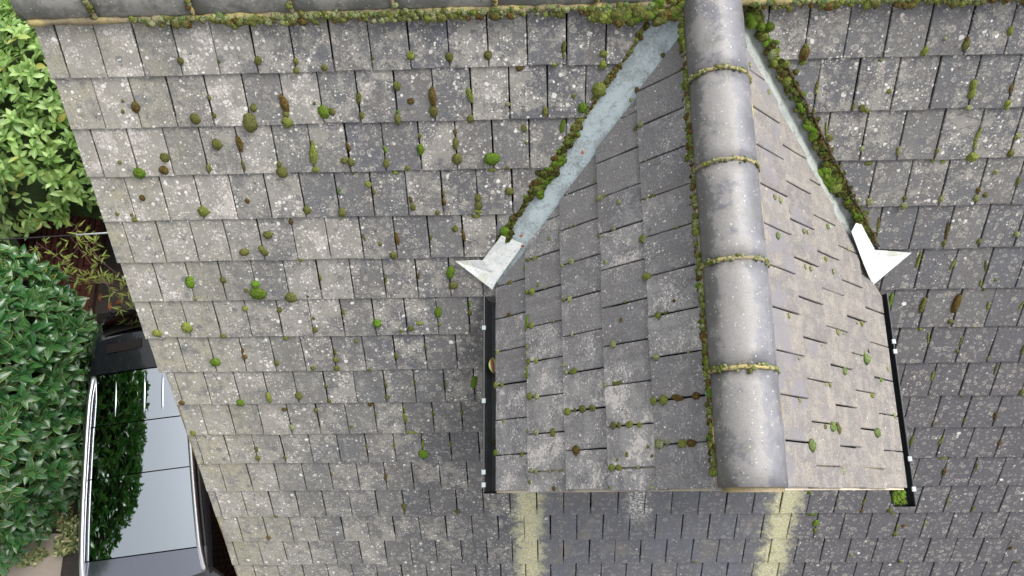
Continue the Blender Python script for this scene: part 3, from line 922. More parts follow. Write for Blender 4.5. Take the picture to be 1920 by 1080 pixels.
# gutters
MAT_GUT = plain('black_plastic_gutter', (0.028, 0.032, 0.034), 0.42, var=0.3)
MAT_CLIP = plain('pale_grey_clip', lin(178, 188, 192), 0.5)
def gutter(cx_, y0, y1, zc, rad, cap0, clips, open_side):
    g = Geo(); n = 12; th = 0.003
    ys = [y0, y1]
    for i in range(n):
        a0 = math.pi + math.pi * i / n; a1 = math.pi + math.pi * (i + 1) / n
        q = []
        for rr in (rad, rad - th):
            for y in ys:
                for a in (a0, a1):
                    q.append(dlocal((cx_ + rr * math.cos(a), y, zc + rr * math.sin(a))))
        g.add(q, [(0, 1, 3, 2), (4, 6, 7, 5), (0, 4, 5, 1), (2, 3, 7, 6)])
    for e, x in ((-1, cx_ - rad), (1, cx_ + rad)):                      # rolled rims
        g.tube([dlocal((x, y0, zc)), dlocal((x, y1, zc))], 0.0045, 6)
    # rounded stop end
    fan = [dlocal((cx_ + rad * math.cos(math.pi + math.pi * i / n), y0, zc + rad * math.sin(math.pi + math.pi * i / n))) for i in range(n + 1)]
    fan2 = [p + Vector((0, -0.008, 0)) for p in fan]
    g.add(fan + fan2, [list(range(n + 1)), list(range(2 * n + 1, n, -1))] + [(i, n + 1 + i, n + 2 + i, i + 1) for i in range(n)])
    o = g.build('gutter', MAT_GUT, dorm)
    for y in clips:
        cg = Geo(); x = cx_ + open_side * rad
        cg.box(dlocal((x, y, zc + 0.004)), (0.018, 0.022, 0.012)).box(dlocal((x + open_side * 0.008, y, zc - 0.02)), (0.006, 0.022, 0.05))
        cg.build('clip', MAT_CLIP, o)
    return o
GZL = GZ - 0.835
gut_l = gutter(0.444, YG + 0.0, valley_y(SE) + 0.0, GZL, 0.05, True, (-1.645, -1.705, -0.93, -1.3), -1)
gut_r = gutter(2.385, YG - 0.075, valley_y(SE) - 0.06, GZL, 0.05, True, (-1.60, -1.74, -1.03, -1.08), 1)

# =================================================================== MOSS
def dome(seed, nu=18, nv=7):
    r = random.Random(seed); off = Vector((r.random() * 90, r.random() * 90, r.random() * 90))
    vs = []
    for j in range(nv):
        ph = math.pi / 2 * j / nv * 1.0 - 0.25 * (1 - j / nv)
        for i in range(nu):
            a = 2 * math.pi * i / nu
            d = Vector((math.cos(a) * math.cos(ph), math.sin(a) * math.cos(ph), math.sin(ph)))
            k = 1 + 0.16 * mnoise.noise(d * 1.7 + off) + 0.12 * mnoise.noise(d * 5 + off) + r.uniform(-0.09, 0.09)
            if j < 2: k *= 1 + 0.22 * mnoise.noise(d * 4.3 + off) + r.uniform(-0.10, 0.12)
            vs.append(d * k)
    vs.append(Vector((0, 0, 1 + 0.08 * mnoise.noise(off))))
    fs = [(j * nu + i, j * nu + (i + 1) % nu, (j + 1) * nu + (i + 1) % nu, (j + 1) * nu + i) for j in range(nv - 1) for i in range(nu)]
    fs += [((nv - 1) * nu + i, (nv - 1) * nu + (i + 1) % nu, len(vs) - 1) for i in range(nu)]
    return vs, fs
DOMES = [dome(i) for i in range(8)]
DOME_ME = []
for vs, fs in DOMES:
    me = bpy.data.meshes.new('moss_cushion'); me.from_pydata(vs, [], fs); me.materials.append(MAT_MOSS)
    me.polygons.foreach_set('use_smooth', [True] * len(me.polygons)); DOME_ME.append(me)

class MossGeo:
    def __init__(self): self.g = Geo(); self.c = []
    def add(self, M, kind, rnd):
        vs, fs = DOMES[rnd.randrange(len(DOMES))]
        self.g.add([M @ v for v in vs], fs)
        b = MOSS_COL[kind]; k = rnd.uniform(0.75, 1.25)
        self.c += [(b[0] * k, b[1] * k, b[2] * k, 1)] * len(vs)
    def build(self, name, label, cat='moss'):
        c0 = sum(self.g.v, Vector()) / len(self.g.v)
        o = self.g.build(name, MAT_MOSS_V, None, True, c0)
        at = o.data.color_attributes.new('tint', 'FLOAT_COLOR', 'POINT')
        at.data.foreach_set('color', [x for c in self.c for x in c])
        tag(o, label, cat, None, 'stuff')
        return o

MOSS = """
M -0.862 -0.115 15.1 16.9 o
M -0.694 -0.108 7.2 8.1 o
M -0.522 -0.109 16.8 18.9 o
M -1.122 0.088 20.6 26.6 b
M -1.173 0.057 7.5 8.4 o
M -1.186 0.105 8.8 9.8 o
M -0.865 0.146 23.9 26.7 o
M -0.589 0.104 16.2 19.5 o
M -0.618 0.172 32.7 42.3 o
M -0.780 0.051 8.7 13.9 o
M -0.775 0.133 8.8 14.0 o
M -0.796 0.275 25.6 25.1 o
M -0.692 0.274 16.0 43.0 b
M -1.278 0.351 9.8 10.9 o
M -1.197 0.406 31.5 27.9 g
M -1.059 0.332 22.0 24.7 o
M -1.079 0.395 23.5 22.0 b
M -0.863 0.389 13.0 21.9 o
M -1.226 0.538 14.7 16.5 b
M -1.373 0.618 10.2 11.4 o
M -1.303 0.625 8.8 9.9 o
M -1.297 0.652 15.0 13.7 o
M -0.945 0.614 28.3 28.7 y
M -0.719 0.564 12.0 15.0 b
M -0.795 0.847 26.5 21.8 o
M -1.121 1.022 24.3 38.5 g
M -0.944 1.013 12.8 20.0 o
M -1.457 0.990 10.0 11.2 p
M -0.695 0.382 7.8 29.1 o
M -1.210 1.305 29.7 33.3 y
M -1.381 1.340 26.2 25.1 y
M -1.378 1.833 19.1 17.8 b
M -1.374 2.069 18.0 18.3 y
M -1.117 1.121 11.6 13.0 p
M -0.523 -0.107 16.8 18.9 o
M -0.360 -0.100 12.0 14.8 o
M -0.365 -0.061 13.3 14.9 o
M -0.239 -0.070 15.1 14.9 o
M -0.023 -0.104 7.2 8.1 o
M 0.141 -0.110 19.1 20.1 y
M 0.308 -0.102 17.9 21.4 o
M 0.474 -0.104 17.9 20.0 o
M -0.446 0.089 20.5 41.7 b
M -0.449 0.173 25.1 26.7 y
M -0.448 0.134 16.2 17.5 o
M -0.312 0.090 8.1 9.0 o
M -0.274 0.130 26.2 29.3 g
M -0.236 0.129 15.0 16.7 o
M -0.110 0.073 12.3 26.2 o
M -0.106 0.150 12.5 16.8 o
M 0.067 0.021 18.3 19.1 o
M 0.055 0.172 15.0 26.6 o
M 0.056 0.137 8.1 9.1 g
M 0.120 0.091 15.4 15.2 b
M 0.220 0.077 17.2 44.8 b
M 0.219 0.141 21.1 27.8 o
M 0.386 0.073 14.1 33.0 y
M 0.381 0.177 15.0 21.0 o
M -0.526 0.377 13.0 16.0 o
M -0.521 0.416 27.4 29.2 o
M -0.357 0.336 20.6 50.5 y
M -0.355 0.288 8.9 25.1 y
M -0.359 0.408 16.9 16.0 y
M -0.190 0.299 8.9 25.1 b
M -0.219 0.367 16.8 18.8 o
M -0.189 0.374 18.1 21.7 o
M -0.188 0.427 9.1 18.2 o
M -0.022 0.316 7.0 20.1 g
M -0.023 0.385 16.2 21.7 o
M 0.073 0.411 14.3 13.1 o
M 0.011 0.435 15.6 10.2 y
M 0.144 0.256 8.9 15.6 o
M 0.142 0.320 17.3 30.1 g
M 0.307 0.243 8.8 14.1 b
M 0.306 0.297 14.0 32.1 o
M 0.308 0.369 24.4 28.8 o
M 0.470 0.374 37.3 32.4 g
M 0.463 0.386 21.9 20.2 b
M 0.468 0.428 20.7 14.5 y
M 0.537 0.422 10.3 9.4 o
M -0.124 0.492 17.1 16.2 y
M -0.101 0.530 7.3 18.5 o
M -0.267 0.526 5.3 18.5 g
M -0.438 0.618 20.2 24.1 o
M -0.268 0.637 20.2 24.1 o
M 0.070 0.578 8.6 22.3 b
M 0.078 0.613 15.4 19.5 o
M 0.230 0.589 8.6 20.9 b
M 0.230 0.548 5.9 18.5 o
M 0.192 0.647 12.1 13.5 o
M 0.394 0.574 15.9 22.3 o
M 0.394 0.615 20.0 26.1 o
M 0.389 0.644 21.4 12.0 y
M 0.378 0.670 22.9 15.1 y
M 0.545 0.544 21.1 19.2 o
M -0.658 0.753 24.7 23.1 o
M -0.705 0.830 18.0 17.1 o
M -0.692 0.850 19.5 18.7 o
M -0.532 0.685 12.2 13.7 b
M -0.106 0.816 11.0 12.4 o
M -0.018 0.789 10.3 34.6 b
M -0.048 0.880 19.5 20.2 o
M 0.271 0.741 16.3 18.3 o
M 0.312 0.780 8.2 34.4 b
M 0.149 0.785 6.2 16.9 o
M -0.184 0.778 5.5 23.0 o
M -0.521 0.898 15.4 9.4 o
M -0.945 1.012 15.7 19.2 o
M -0.783 1.040 22.9 24.0 g
M -0.779 1.096 44.7 38.7 g
M -0.838 1.075 12.9 12.9 o
M -0.611 1.123 33.2 30.7 o
M -0.439 1.009 6.4 19.9 y
M -0.103 1.028 5.7 35.8 y
M 0.066 1.007 6.4 22.2 b
M 0.231 0.989 22.5 37.9 g
M 0.238 1.067 24.2 22.3 o
M -0.523 1.118 7.2 8.1 b
M -0.872 1.193 16.1 14.7 y
M -0.690 1.205 14.6 18.0 o
M -0.518 1.260 8.8 11.5 o
M -0.521 1.332 14.8 19.9 o
M -1.026 1.365 18.0 13.4 o
M -0.354 1.227 8.0 22.9 o
M -0.183 1.297 23.6 26.4 g
M -0.059 1.348 11.1 10.0 o
M -0.007 1.334 17.7 18.2 o
M 0.041 1.301 18.4 14.8 y
M 0.146 1.236 19.7 35.9 g
M 0.313 1.239 13.1 20.4 o
M 0.315 1.191 6.5 20.3 g
M 0.145 1.312 8.8 13.2 o
M -0.942 1.510 14.5 18.8 b
M -0.945 1.471 7.6 17.0 b
M -0.690 1.389 18.7 15.1 y
M -0.774 1.554 14.5 18.9 o
M -0.576 1.592 18.4 14.6 o
M -0.442 1.538 17.5 18.8 o
M -0.445 1.596 18.4 18.9 o
M -0.438 1.488 7.6 21.2 o
M -0.313 1.419 12.7 12.6 o
M -0.108 1.517 10.6 23.8 o
M 0.059 1.463 6.8 18.5 o
M -1.113 1.544 30.6 27.5 g
M -1.038 1.838 23.8 22.2 g
M -0.868 1.804 15.8 39.8 y
M -0.694 1.793 21.3 28.2 o
M -0.526 1.727 11.7 10.5 o
M -0.525 1.830 11.1 17.7 o
M -0.190 1.723 7.8 21.8 o
M -0.191 1.811 12.6 15.9 o
M -0.021 1.710 4.7 17.4 g
M 0.306 1.715 17.0 47.7 g
M 0.146 1.723 4.7 26.1 o
M -0.800 1.900 16.0 13.4 b
M -0.618 1.908 12.8 16.1 o
M -0.296 1.870 17.4 12.4 b
M -0.265 1.609 13.8 8.6 o
M -0.779 2.033 14.6 20.0 p
M -0.428 2.036 12.2 10.9 o
M -0.107 1.972 10.4 40.4 y
M -0.103 1.914 6.4 22.3 y
M 0.060 1.942 6.4 22.3 g
M 0.225 1.940 8.0 22.3 o
M -0.274 1.948 4.0 22.4 y
M -0.078 2.081 36.6 8.2 y
M -1.029 2.209 11.6 20.5 o
M -1.032 2.280 15.1 22.5 o
M -0.868 2.278 12.5 12.2 o
M -0.195 2.191 8.2 23.1 y
M -0.026 2.258 31.5 31.6 g
M -0.024 2.182 8.2 32.2 y
M 0.141 2.179 6.6 23.0 y
M -0.360 2.195 5.0 18.5 y
M -0.279 2.453 11.0 26.7 b
M -0.192 2.714 17.5 24.5 o
M -0.192 2.753 10.5 11.8 o
M 0.140 2.762 15.8 17.7 o
M -1.022 2.796 12.4 9.9 o
M -1.116 2.999 15.4 17.3 b
M -0.609 2.425 5.1 14.3 b
M 1.821 -0.077 22.4 33.1 b
M 1.823 -0.035 16.6 12.0 y
M 1.822 -0.106 12.9 13.2 o
M 2.325 -0.072 15.3 21.1 y
M 2.396 -0.122 9.3 9.1 p
M 2.491 -0.094 15.8 26.2 o
M 2.488 -0.117 9.3 10.4 b
M 2.658 -0.147 12.7 20.7 y
M 2.216 0.100 9.7 10.8 y
M 2.115 0.172 15.9 16.5 o
M 2.139 0.184 11.1 12.4 y
M 1.900 0.070 7.3 23.7 o
M 1.905 0.095 9.7 12.2 p
M 1.905 0.180 6.8 20.7 o
M 2.075 0.165 7.4 17.2 o
M 2.572 0.081 15.0 25.6 y
M 2.575 0.121 16.9 24.4 y
M 2.579 0.181 14.7 13.7 p
M 2.739 0.101 9.0 20.2 b
M 2.743 0.166 15.2 17.0 y
M 2.744 0.185 11.0 10.3 y
M 2.153 -0.038 11.8 9.3 p
M 1.981 0.279 5.6 48.9 y
M 2.657 0.318 8.7 38.4 y
M 2.156 0.365 10.7 12.7 p
M 2.323 0.379 11.4 21.2 p
M 2.495 0.383 10.1 12.7 o
M 2.659 0.364 11.3 19.7 p
M 2.661 0.415 26.6 24.8 y
M 2.837 0.322 15.6 17.5 p
M 2.829 0.402 15.8 19.8 o
M 2.205 0.441 20.4 8.6 y
M 2.494 0.431 11.4 10.0 y
M 2.541 0.441 14.0 7.1 y
M 2.247 0.634 17.1 19.1 p
M 2.408 0.619 10.5 13.2 o
M 2.413 0.660 17.1 17.7 p
M 2.579 0.627 13.1 20.5 p
M 2.741 0.627 15.7 20.5 p
M 2.739 0.587 11.7 16.0 b
M 2.778 0.611 13.0 13.1 o
M 2.794 0.497 15.4 12.9 p
M 2.909 0.545 10.3 25.3 o
M 2.822 0.861 12.2 16.7 o
M 2.990 0.826 16.1 16.5 p
M 2.318 0.766 6.7 41.3 o
M 2.652 0.807 7.4 52.7 b
M 2.655 0.869 10.8 19.0 o
M 2.560 0.970 8.3 54.0 y
M 2.733 0.998 6.9 38.6 y
M 2.899 1.009 6.9 38.6 o
M 2.479 1.215 11.4 51.9 g
M 2.647 1.240 14.3 52.0 o
M 2.817 1.230 21.4 59.8 b
M 2.817 1.339 17.3 12.9 o
M 2.901 1.105 7.0 23.5 y
M 2.935 1.149 9.8 9.5 o
M 2.971 1.087 8.4 9.4 o
M 2.676 1.390 13.1 16.3 y
M 2.877 1.380 14.5 6.5 y
M 2.956 1.382 17.4 8.1 y
M 2.982 1.250 7.1 31.9 y
M 3.147 1.254 5.7 31.9 y
M 2.732 1.450 5.9 37.0 y
M 2.907 1.472 5.9 32.9 y
M 2.904 1.536 8.9 12.5 o
M 2.821 1.712 7.6 38.2 y
M 3.148 1.673 5.3 42.2 o
M 3.331 1.829 13.8 24.1 o
M 3.244 1.533 8.9 33.1 o
M 3.080 1.586 6.0 16.7 y
M 3.020 1.864 10.8 5.2 o
M 2.826 2.195 8.8 38.2 g
M 2.993 2.197 7.8 43.6 y
M 3.050 2.340 25.7 8.9 y
M 3.080 2.452 13.0 31.5 b
M 3.245 2.005 10.4 29.8 b
M 3.331 2.221 10.7 26.2 b
M 3.081 2.035 9.5 15.0 o
M 2.912 2.058 6.7 15.0 b
M 2.833 2.777 18.8 18.7 o
M 2.867 2.820 15.7 9.4 y
M 2.918 3.000 17.1 20.4 o
M 2.917 2.936 6.4 29.7 y
M 2.957 2.929 14.8 11.9 b
M 3.012 3.270 11.0 14.8 o
M 3.686 3.145 13.0 16.9 b
M 3.771 3.288 15.4 14.7 o
M 3.082 2.906 6.3 35.5 y
M 3.168 2.708 6.2 40.5 y
M 3.343 2.770 6.2 29.1 y
M 3.262 2.419 5.0 33.5 y
M 2.314 2.622 11.9 17.2 g
M 2.365 2.816 39.1 15.6 g
M 2.403 2.900 19.3 29.5 g
M 2.409 2.966 12.4 24.7 o
M 2.662 2.781 12.1 13.6 b
M 2.660 2.699 7.7 38.4 o
M 1.678 3.266 16.5 12.3 o
M 2.685 3.203 10.9 10.1 y
M 3.010 3.264 10.9 12.2 o
M 0.969 -0.097 17.2 15.3 y
M 0.969 -0.050 21.7 23.5 y
M 0.956 0.061 32.4 35.1 y
M 0.883 0.140 21.6 25.9 g
M 0.843 0.085 10.4 11.6 o
M 0.871 0.196 18.8 11.8 y
M 0.799 -0.130 10.6 26.5 o
M 0.799 -0.095 5.9 16.7 o
M 0.608 -0.049 16.8 21.5 b
M 0.758 -0.056 10.8 9.4 y
M 0.717 0.155 12.4 26.4 o
M 0.551 0.115 11.1 9.7 p
M 0.622 0.232 13.8 16.9 o
M 0.632 0.296 7.6 8.5 p
M 0.795 0.227 11.3 35.1 g
M 1.685 -0.076 19.7 24.8 p
M 1.650 -0.122 12.4 15.9 g
L -1.065 1.438 15.2 12.2 p
L -1.230 1.450 19.2 16.6 y
L -1.234 1.404 12.2 10.4 y
L -0.957 1.209 39.9 8.8 g
L -0.976 1.180 15.8 18.9 y
L -1.072 1.209 14.5 11.6 p
L -1.104 1.215 13.2 5.8 p
L -1.144 1.201 15.7 14.4 o
L -1.148 1.149 13.0 12.8 y
L -1.178 1.211 16.4 7.9 y
L -1.210 1.214 19.6 8.6 g
L -1.310 1.196 18.1 19.2 y
L -1.315 1.148 17.9 17.6 p
L -1.402 0.943 18.3 21.4 y
L -1.398 0.899 8.4 8.0 o
L -1.398 0.852 16.7 21.0 o
L -1.398 0.798 14.7 18.2 o
L -1.409 1.391 10.7 11.8 p
L -1.478 1.154 15.2 13.9 p
L -1.484 1.050 19.8 17.0 o
L -1.468 1.212 10.3 7.1 o
L -0.897 0.911 18.8 13.8 p
L -0.896 0.947 11.4 11.1 y
L -0.811 1.168 18.7 17.6 y
L -0.806 1.206 12.1 11.8 y
L -1.146 0.657 17.5 19.2 p
L -1.064 0.904 9.9 8.9 p
L -0.978 1.030 7.7 8.4 p
L -1.227 0.946 11.1 12.2 p
L -1.229 0.901 13.4 22.9 y
L -1.194 0.958 11.2 9.6 p
L -1.181 0.721 17.7 7.8 p
L -1.228 0.719 23.5 5.2 o
L -1.312 0.712 10.5 10.2 p
L -1.311 0.640 9.2 25.2 o
L -1.308 0.664 8.1 7.6 o
L -1.481 0.673 15.9 13.8 o
L -1.482 0.643 13.6 11.2 o
L -1.482 0.590 13.4 19.6 y
L -1.489 0.538 12.1 12.1 y
L -1.066 0.407 15.5 15.8 y
L -1.063 0.369 5.5 12.0 o
L -1.022 0.328 7.1 7.8 b
L -1.233 0.431 13.2 18.1 p
L -1.050 0.609 10.4 8.9 b
L -1.402 0.455 17.4 15.5 y
L -1.404 0.406 20.4 19.5 y
L -1.400 0.340 12.7 31.9 b
L -1.401 0.256 14.5 18.2 b
L -1.233 0.277 7.4 5.8 p
L -0.890 1.352 9.6 16.6 b
L -0.976 0.583 5.8 8.9 o
L -1.435 0.716 14.4 5.1 o
L -1.555 1.454 16.1 14.7 g
L -1.571 1.269 12.9 11.3 y
L -1.569 0.898 21.4 22.2 b
L -1.647 1.191 12.6 12.5 p
L -1.651 1.162 10.0 12.4 p
L -1.652 1.074 8.6 9.5 p
L -1.653 1.008 6.7 6.7 p
L -1.649 0.692 14.7 16.1 y
L -1.649 0.656 12.3 16.0 y
L -1.651 0.558 6.5 9.6 p
L -1.569 0.438 20.3 22.3 p
L -1.565 0.400 11.6 10.5 p
L -1.572 0.331 16.6 20.5 y
L -1.572 0.292 15.4 21.5 b
L -1.575 0.503 6.5 7.2 y
L -1.600 0.610 11.1 8.5 y
L -1.620 0.660 6.7 6.2 y
L -1.611 0.486 6.5 7.1 y
L -1.607 0.465 9.6 5.9 o
L -1.697 1.204 11.3 9.7 o
L -1.727 1.049 9.7 13.4 b
L -1.726 0.708 6.7 8.7 p
L -1.728 0.494 8.5 10.6 p
L -0.391 0.426 7.0 7.7 p
L -0.411 0.468 9.5 7.8 p
L -0.382 0.739 12.6 5.5 p
L -0.478 0.702 13.6 25.9 p
L -0.474 0.671 8.6 10.8 p
L -0.528 0.591 13.2 13.2 p
L -0.558 0.466 9.3 14.1 p
L -0.561 0.432 9.3 11.5 p
L -0.560 0.401 8.1 15.8 o
L -0.395 0.910 6.5 7.2 p
L -0.562 0.974 13.0 11.5 p
L -0.576 1.049 10.6 8.7 y
L -0.616 0.975 11.7 5.7 p
L -0.645 0.723 11.1 13.5 p
L -0.642 0.630 7.2 14.6 p
L -0.728 0.466 20.7 26.6 y
L -0.703 0.423 6.9 6.3 p
L -0.725 0.895 16.5 16.7 p
L -0.731 0.956 9.6 10.6 p
L -0.780 0.679 12.0 11.3 p
L -0.896 0.455 14.7 27.4 y
L -0.727 0.291 6.6 8.5 p
L -0.676 1.228 16.3 12.0 g
L -0.646 1.196 10.8 13.4 o
L -0.648 1.150 10.7 17.7 y
L -0.727 1.342 12.5 21.4 o
L -0.555 0.893 7.7 8.5 p
L -0.557 0.865 6.4 8.4 p
L -0.787 1.127 9.3 8.7 y
L -0.810 1.083 6.5 10.1 p
L 0.051 0.305 12.5 11.0 o
L -0.046 0.463 18.3 11.3 b
L -0.077 0.499 10.3 9.7 p
L -0.221 0.480 12.0 11.9 o
L -0.223 0.441 13.1 15.7 p
R -1.083 0.358 10.8 10.8 p
R -1.079 0.848 13.3 15.1 p
R -1.078 0.906 6.1 7.6 p
R -0.996 1.147 12.9 14.5 y
R -0.999 1.095 7.7 9.6 p
R -1.162 1.143 28.7 27.9 s
R -1.121 1.184 10.3 8.1 b
R -1.246 0.867 19.2 16.5 s
R -1.326 0.680 11.4 11.4 p
R -1.326 0.647 6.8 8.5 p
R -1.240 1.319 11.8 13.1 g
R -1.328 1.164 11.4 20.6 y
R -1.411 0.374 9.5 9.3 p
R -1.164 0.642 4.6 5.7 p
R -1.249 0.404 4.3 5.4 p
R -1.401 1.431 11.9 13.3 p
R -1.175 1.422 12.1 8.4 p
R -1.495 0.660 21.3 19.6 s
R -1.499 0.711 25.5 14.2 o
R -1.499 0.592 9.9 9.7 o
R -1.493 1.166 22.5 26.6 s
R -1.578 0.433 26.4 25.1 s
R -1.667 0.736 15.8 14.1 p
R -0.594 0.338 12.4 12.7 p
R -0.594 0.386 18.2 12.8 p
R -0.761 0.331 15.5 13.8 s
R -0.677 0.598 11.8 13.3 p
R -0.674 0.629 9.5 6.0 y
R -0.586 0.872 13.9 12.6 s
R -0.754 0.807 12.3 15.4 y
R -0.838 0.574 11.6 10.2 p
R -0.838 0.623 11.7 14.7 p
R -0.801 0.870 13.6 10.8 p
R -0.642 1.098 11.8 11.5 p
R -0.622 0.461 6.9 5.8 p
R -0.681 0.969 6.4 8.0 p
R -0.511 0.987 10.4 9.7 y
R -0.103 0.384 13.6 11.6 p
R -0.034 0.237 13.2 8.7 p
"""
ORD = ['', 'first', 'second', 'third', 'fourth', 'fifth', 'sixth', 'seventh', 'eighth', 'ninth', 'tenth', 'eleventh', 'twelfth', 'thirteenth', 'fourteenth', 'fifteenth', 'sixteenth', 'seventeenth', 'eighteenth', 'nineteenth', 'twentieth']
def ordw(n):
    return ORD[n] if n <= 20 else ('twenty-' + ORD[n - 20] if n < 30 else ('thirtieth' if n == 30 else 'thirty-' + ORD[n - 30]))
rmoss = random.Random(4)
rows = []
for ln in MOSS.strip().split('\n'):
    pl, a, b, ra, rb_, ty = ln.split()
    rows.append([pl, float(a), float(b), float(ra) / 1000, float(rb_) / 1000, ty])
rows.sort(key=lambda q: -max(q[3], q[4]) * min(q[3], q[4]))
def moss_frame(pl, a, b):
    if pl == 'M':
        n = math.ceil((b - T0) / G); u = (T0 + n * G - b) / G
        return basis((1, 0, 0), -DM, NM, MR(a, b, -TH * u + 0.001)), n
    side = -1 if pl == 'L' else 1
    j = math.floor((SE - b) / GD); u = ((SE - b) / GD) % 1
    return basis(Vector((0, side, 0)), Vector((-side * CD, 0, SD)), Vector((side * SD, 0, CD)), DR(side, a, b, -TH * u + 0.001)), j + 1
singles = {}
small = MossGeo()
for i, (pl, a, b, ra, rb_, ty) in enumerate(rows):
    F, n = moss_frame(pl, a, b)
    hgt = min(ra, rb_) * rmoss.uniform(0.5, 0.75)
    if max(ra, rb_) > 2.2 * min(ra, rb_): hgt *= 1.1
    M_ = F @ Matrix.Rotation(rmoss.uniform(-0.25, 0.25), 4, 'Z') @ Matrix.Diagonal((ra * 0.96, rb_ * 0.96, hgt, 1))
    if i < 300:
        sec = 'R' if pl == 'R' else ('L' if pl == 'L' else ('ml' if a < 1.3 else 'mr'))
        singles.setdefault((sec, n), []).append((a, b, ra, rb_, ty, M_))
    else:
        small.add(M_, ty, rmoss)
for (sec, n), lst in singles.items():
    lst.sort(key=lambda q: q[0])
    for k, (a, b, ra, rb_, ty, M_) in enumerate(lst):
        o = link_mesh('moss_cushion', rmoss.choice(DOME_ME), None, M_)
        c = MOSS_COL[ty]; kk = rmoss.uniform(0.8, 1.2)
        o.color = (c[0] * kk, c[1] * kk * rmoss.uniform(0.95, 1.05), c[2] * kk, 1)
        size = 'large' if max(ra, rb_) > 0.022 else ('small' if max(ra, rb_) < 0.012 else 'mid-sized')
        shp = 'long ' if sec[0] == 'm' and max(ra, rb_) > 1.6 * min(ra, rb_) else ''
        w = '%s %s %smoss cushion, ' % (size, MOSS_WORD[ty], shp)
        if sec == 'ml': w += '%s from left verge on %s main roof course' % (ordw(k + 1), ordw(n))
        elif sec == 'mr': w += '%s right of the dormer on %s main roof course' % (ordw(k + 1), ordw(n))
        else: w += '%s from gable on %s course, %s dormer slope' % (ordw(k + 1), ordw(n), 'left' if sec == 'L' else 'right')
        tag(o, w, 'moss', 'moss cushions on the roof tiles')
small.build('moss_specks', 'tiny scattered moss specks in the tile joints of both roofs')

# moss along edges, too dense to count
def scatter(mg, P0, P1, n, kinds, rmin, rmax, up, spread, rnd, along=None, flat=0.8, dens=None):
    P0, P1 = Vector(P0), Vector(P1); d = (P1 - P0).normalized(); up = Vector(up).normalized(); sd = d.cross(up).normalized()
    for i in range(n):
        f = rnd.random()
        if dens and rnd.random() > dens(f): continue
        r = rmin + (rmax - rmin) * rnd.random() ** 2
        p = P0.lerp(P1, f) + sd * rnd.gauss(0, spread) + up * rnd.uniform(-0.2, 0.1) * r
        M_ = basis(d, sd * -1 if d.cross(sd * -1).dot(up) > 0 else sd, up, p) @ Matrix.Rotation(rnd.uniform(0, 6.28), 4, 'Z') @ Matrix.Diagonal((r * rnd.uniform(0.8, 1.3), r * rnd.uniform(0.8, 1.2), r * flat * rnd.uniform(0.8, 1.2), 1))
        mg.add(M_, rnd.choice(kinds), rnd)
re_ = random.Random(9)
UPR = Vector((0, -0.85, 0.6))
def nd(s, z):
    return lambda f: 0.25 + 0.9 * max(0, 0.5 + mnoise.noise(Vector((f * s, z, 0))))
mg = MossGeo()
yb0 = YR - RR - 0.012; zb0 = GZ + ZC + 0.008
scatter(mg, (-1.02, yb0 - 0.003, zb0 - 0.008), (1.16, yb0 - 0.003, zb0 - 0.008), 480, 'ppppyyos', 0.005, 0.014, UPR, 0.006, re_)
scatter(mg, (-0.95, yb0 - 0.016, zb0 - 0.022), (1.2, yb0 - 0.016, zb0 - 0.022), 200, 'oooybbp', 0.007, 0.019, NM, 0.006, re_, flat=0.6, dens=nd(13, 1))
scatter(mg, (0.9, yb0 - 0.024, zb0 - 0.03), (1.28, yb0 - 0.024, zb0 - 0.03), 90, 'oooyybg', 0.010, 0.026, NM, 0.012, re_, flat=0.6)
scatter(mg, (1.16, yb0, zb0 - 0.02), (1.30, yb0 + 0.03, zb0 + 0.02), 60, 'yyogb', 0.012, 0.028, UPR, 0.014, re_)
mg.build('ridge_moss', 'lumpy green moss band along the main ridge, left of the dormer')
mg = MossGeo()
scatter(mg, (1.56, yb0 - 0.003, zb0 - 0.008), (4.6, yb0 - 0.003, zb0 - 0.008), 600, 'ppppyyos', 0.005, 0.014, UPR, 0.006, re_)
scatter(mg, (1.56, yb0 - 0.016, zb0 - 0.022), (4.6, yb0 - 0.016, zb0 - 0.022), 200, 'ooobby', 0.007, 0.019, NM, 0.006, re_, flat=0.6, dens=nd(15, 3))
mg.build('ridge_moss', 'lumpy green moss band along the main ridge, right of the dormer')
# moss over the main ridge joints
mg = MossGeo()
for i, x in enumerate(JX[1:]):
    if not (XL < x < 4.5) or 1.25 < x < 1.6: continue
    for k in range(16):
        a = math.pi * (1.0 - 0.52 * re_.random())
        q = Vector((0, math.cos(a), math.sin(a)))
        r = re_.uniform(0.006, 0.015)
        p = Vector((x + re_.gauss(0, 0.004), YR, GZ + ZC)) + q * (RR + 0.002)
        mg.add(basis((1, 0, 0), q.cross(Vector((1, 0, 0))), q, p) @ Matrix.Diagonal((r, r, r * 0.8, 1)), re_.choice('yopbo'), re_)
mg.build('joint_moss', 'thin mossy lines over the joints of the main ridge tiles')
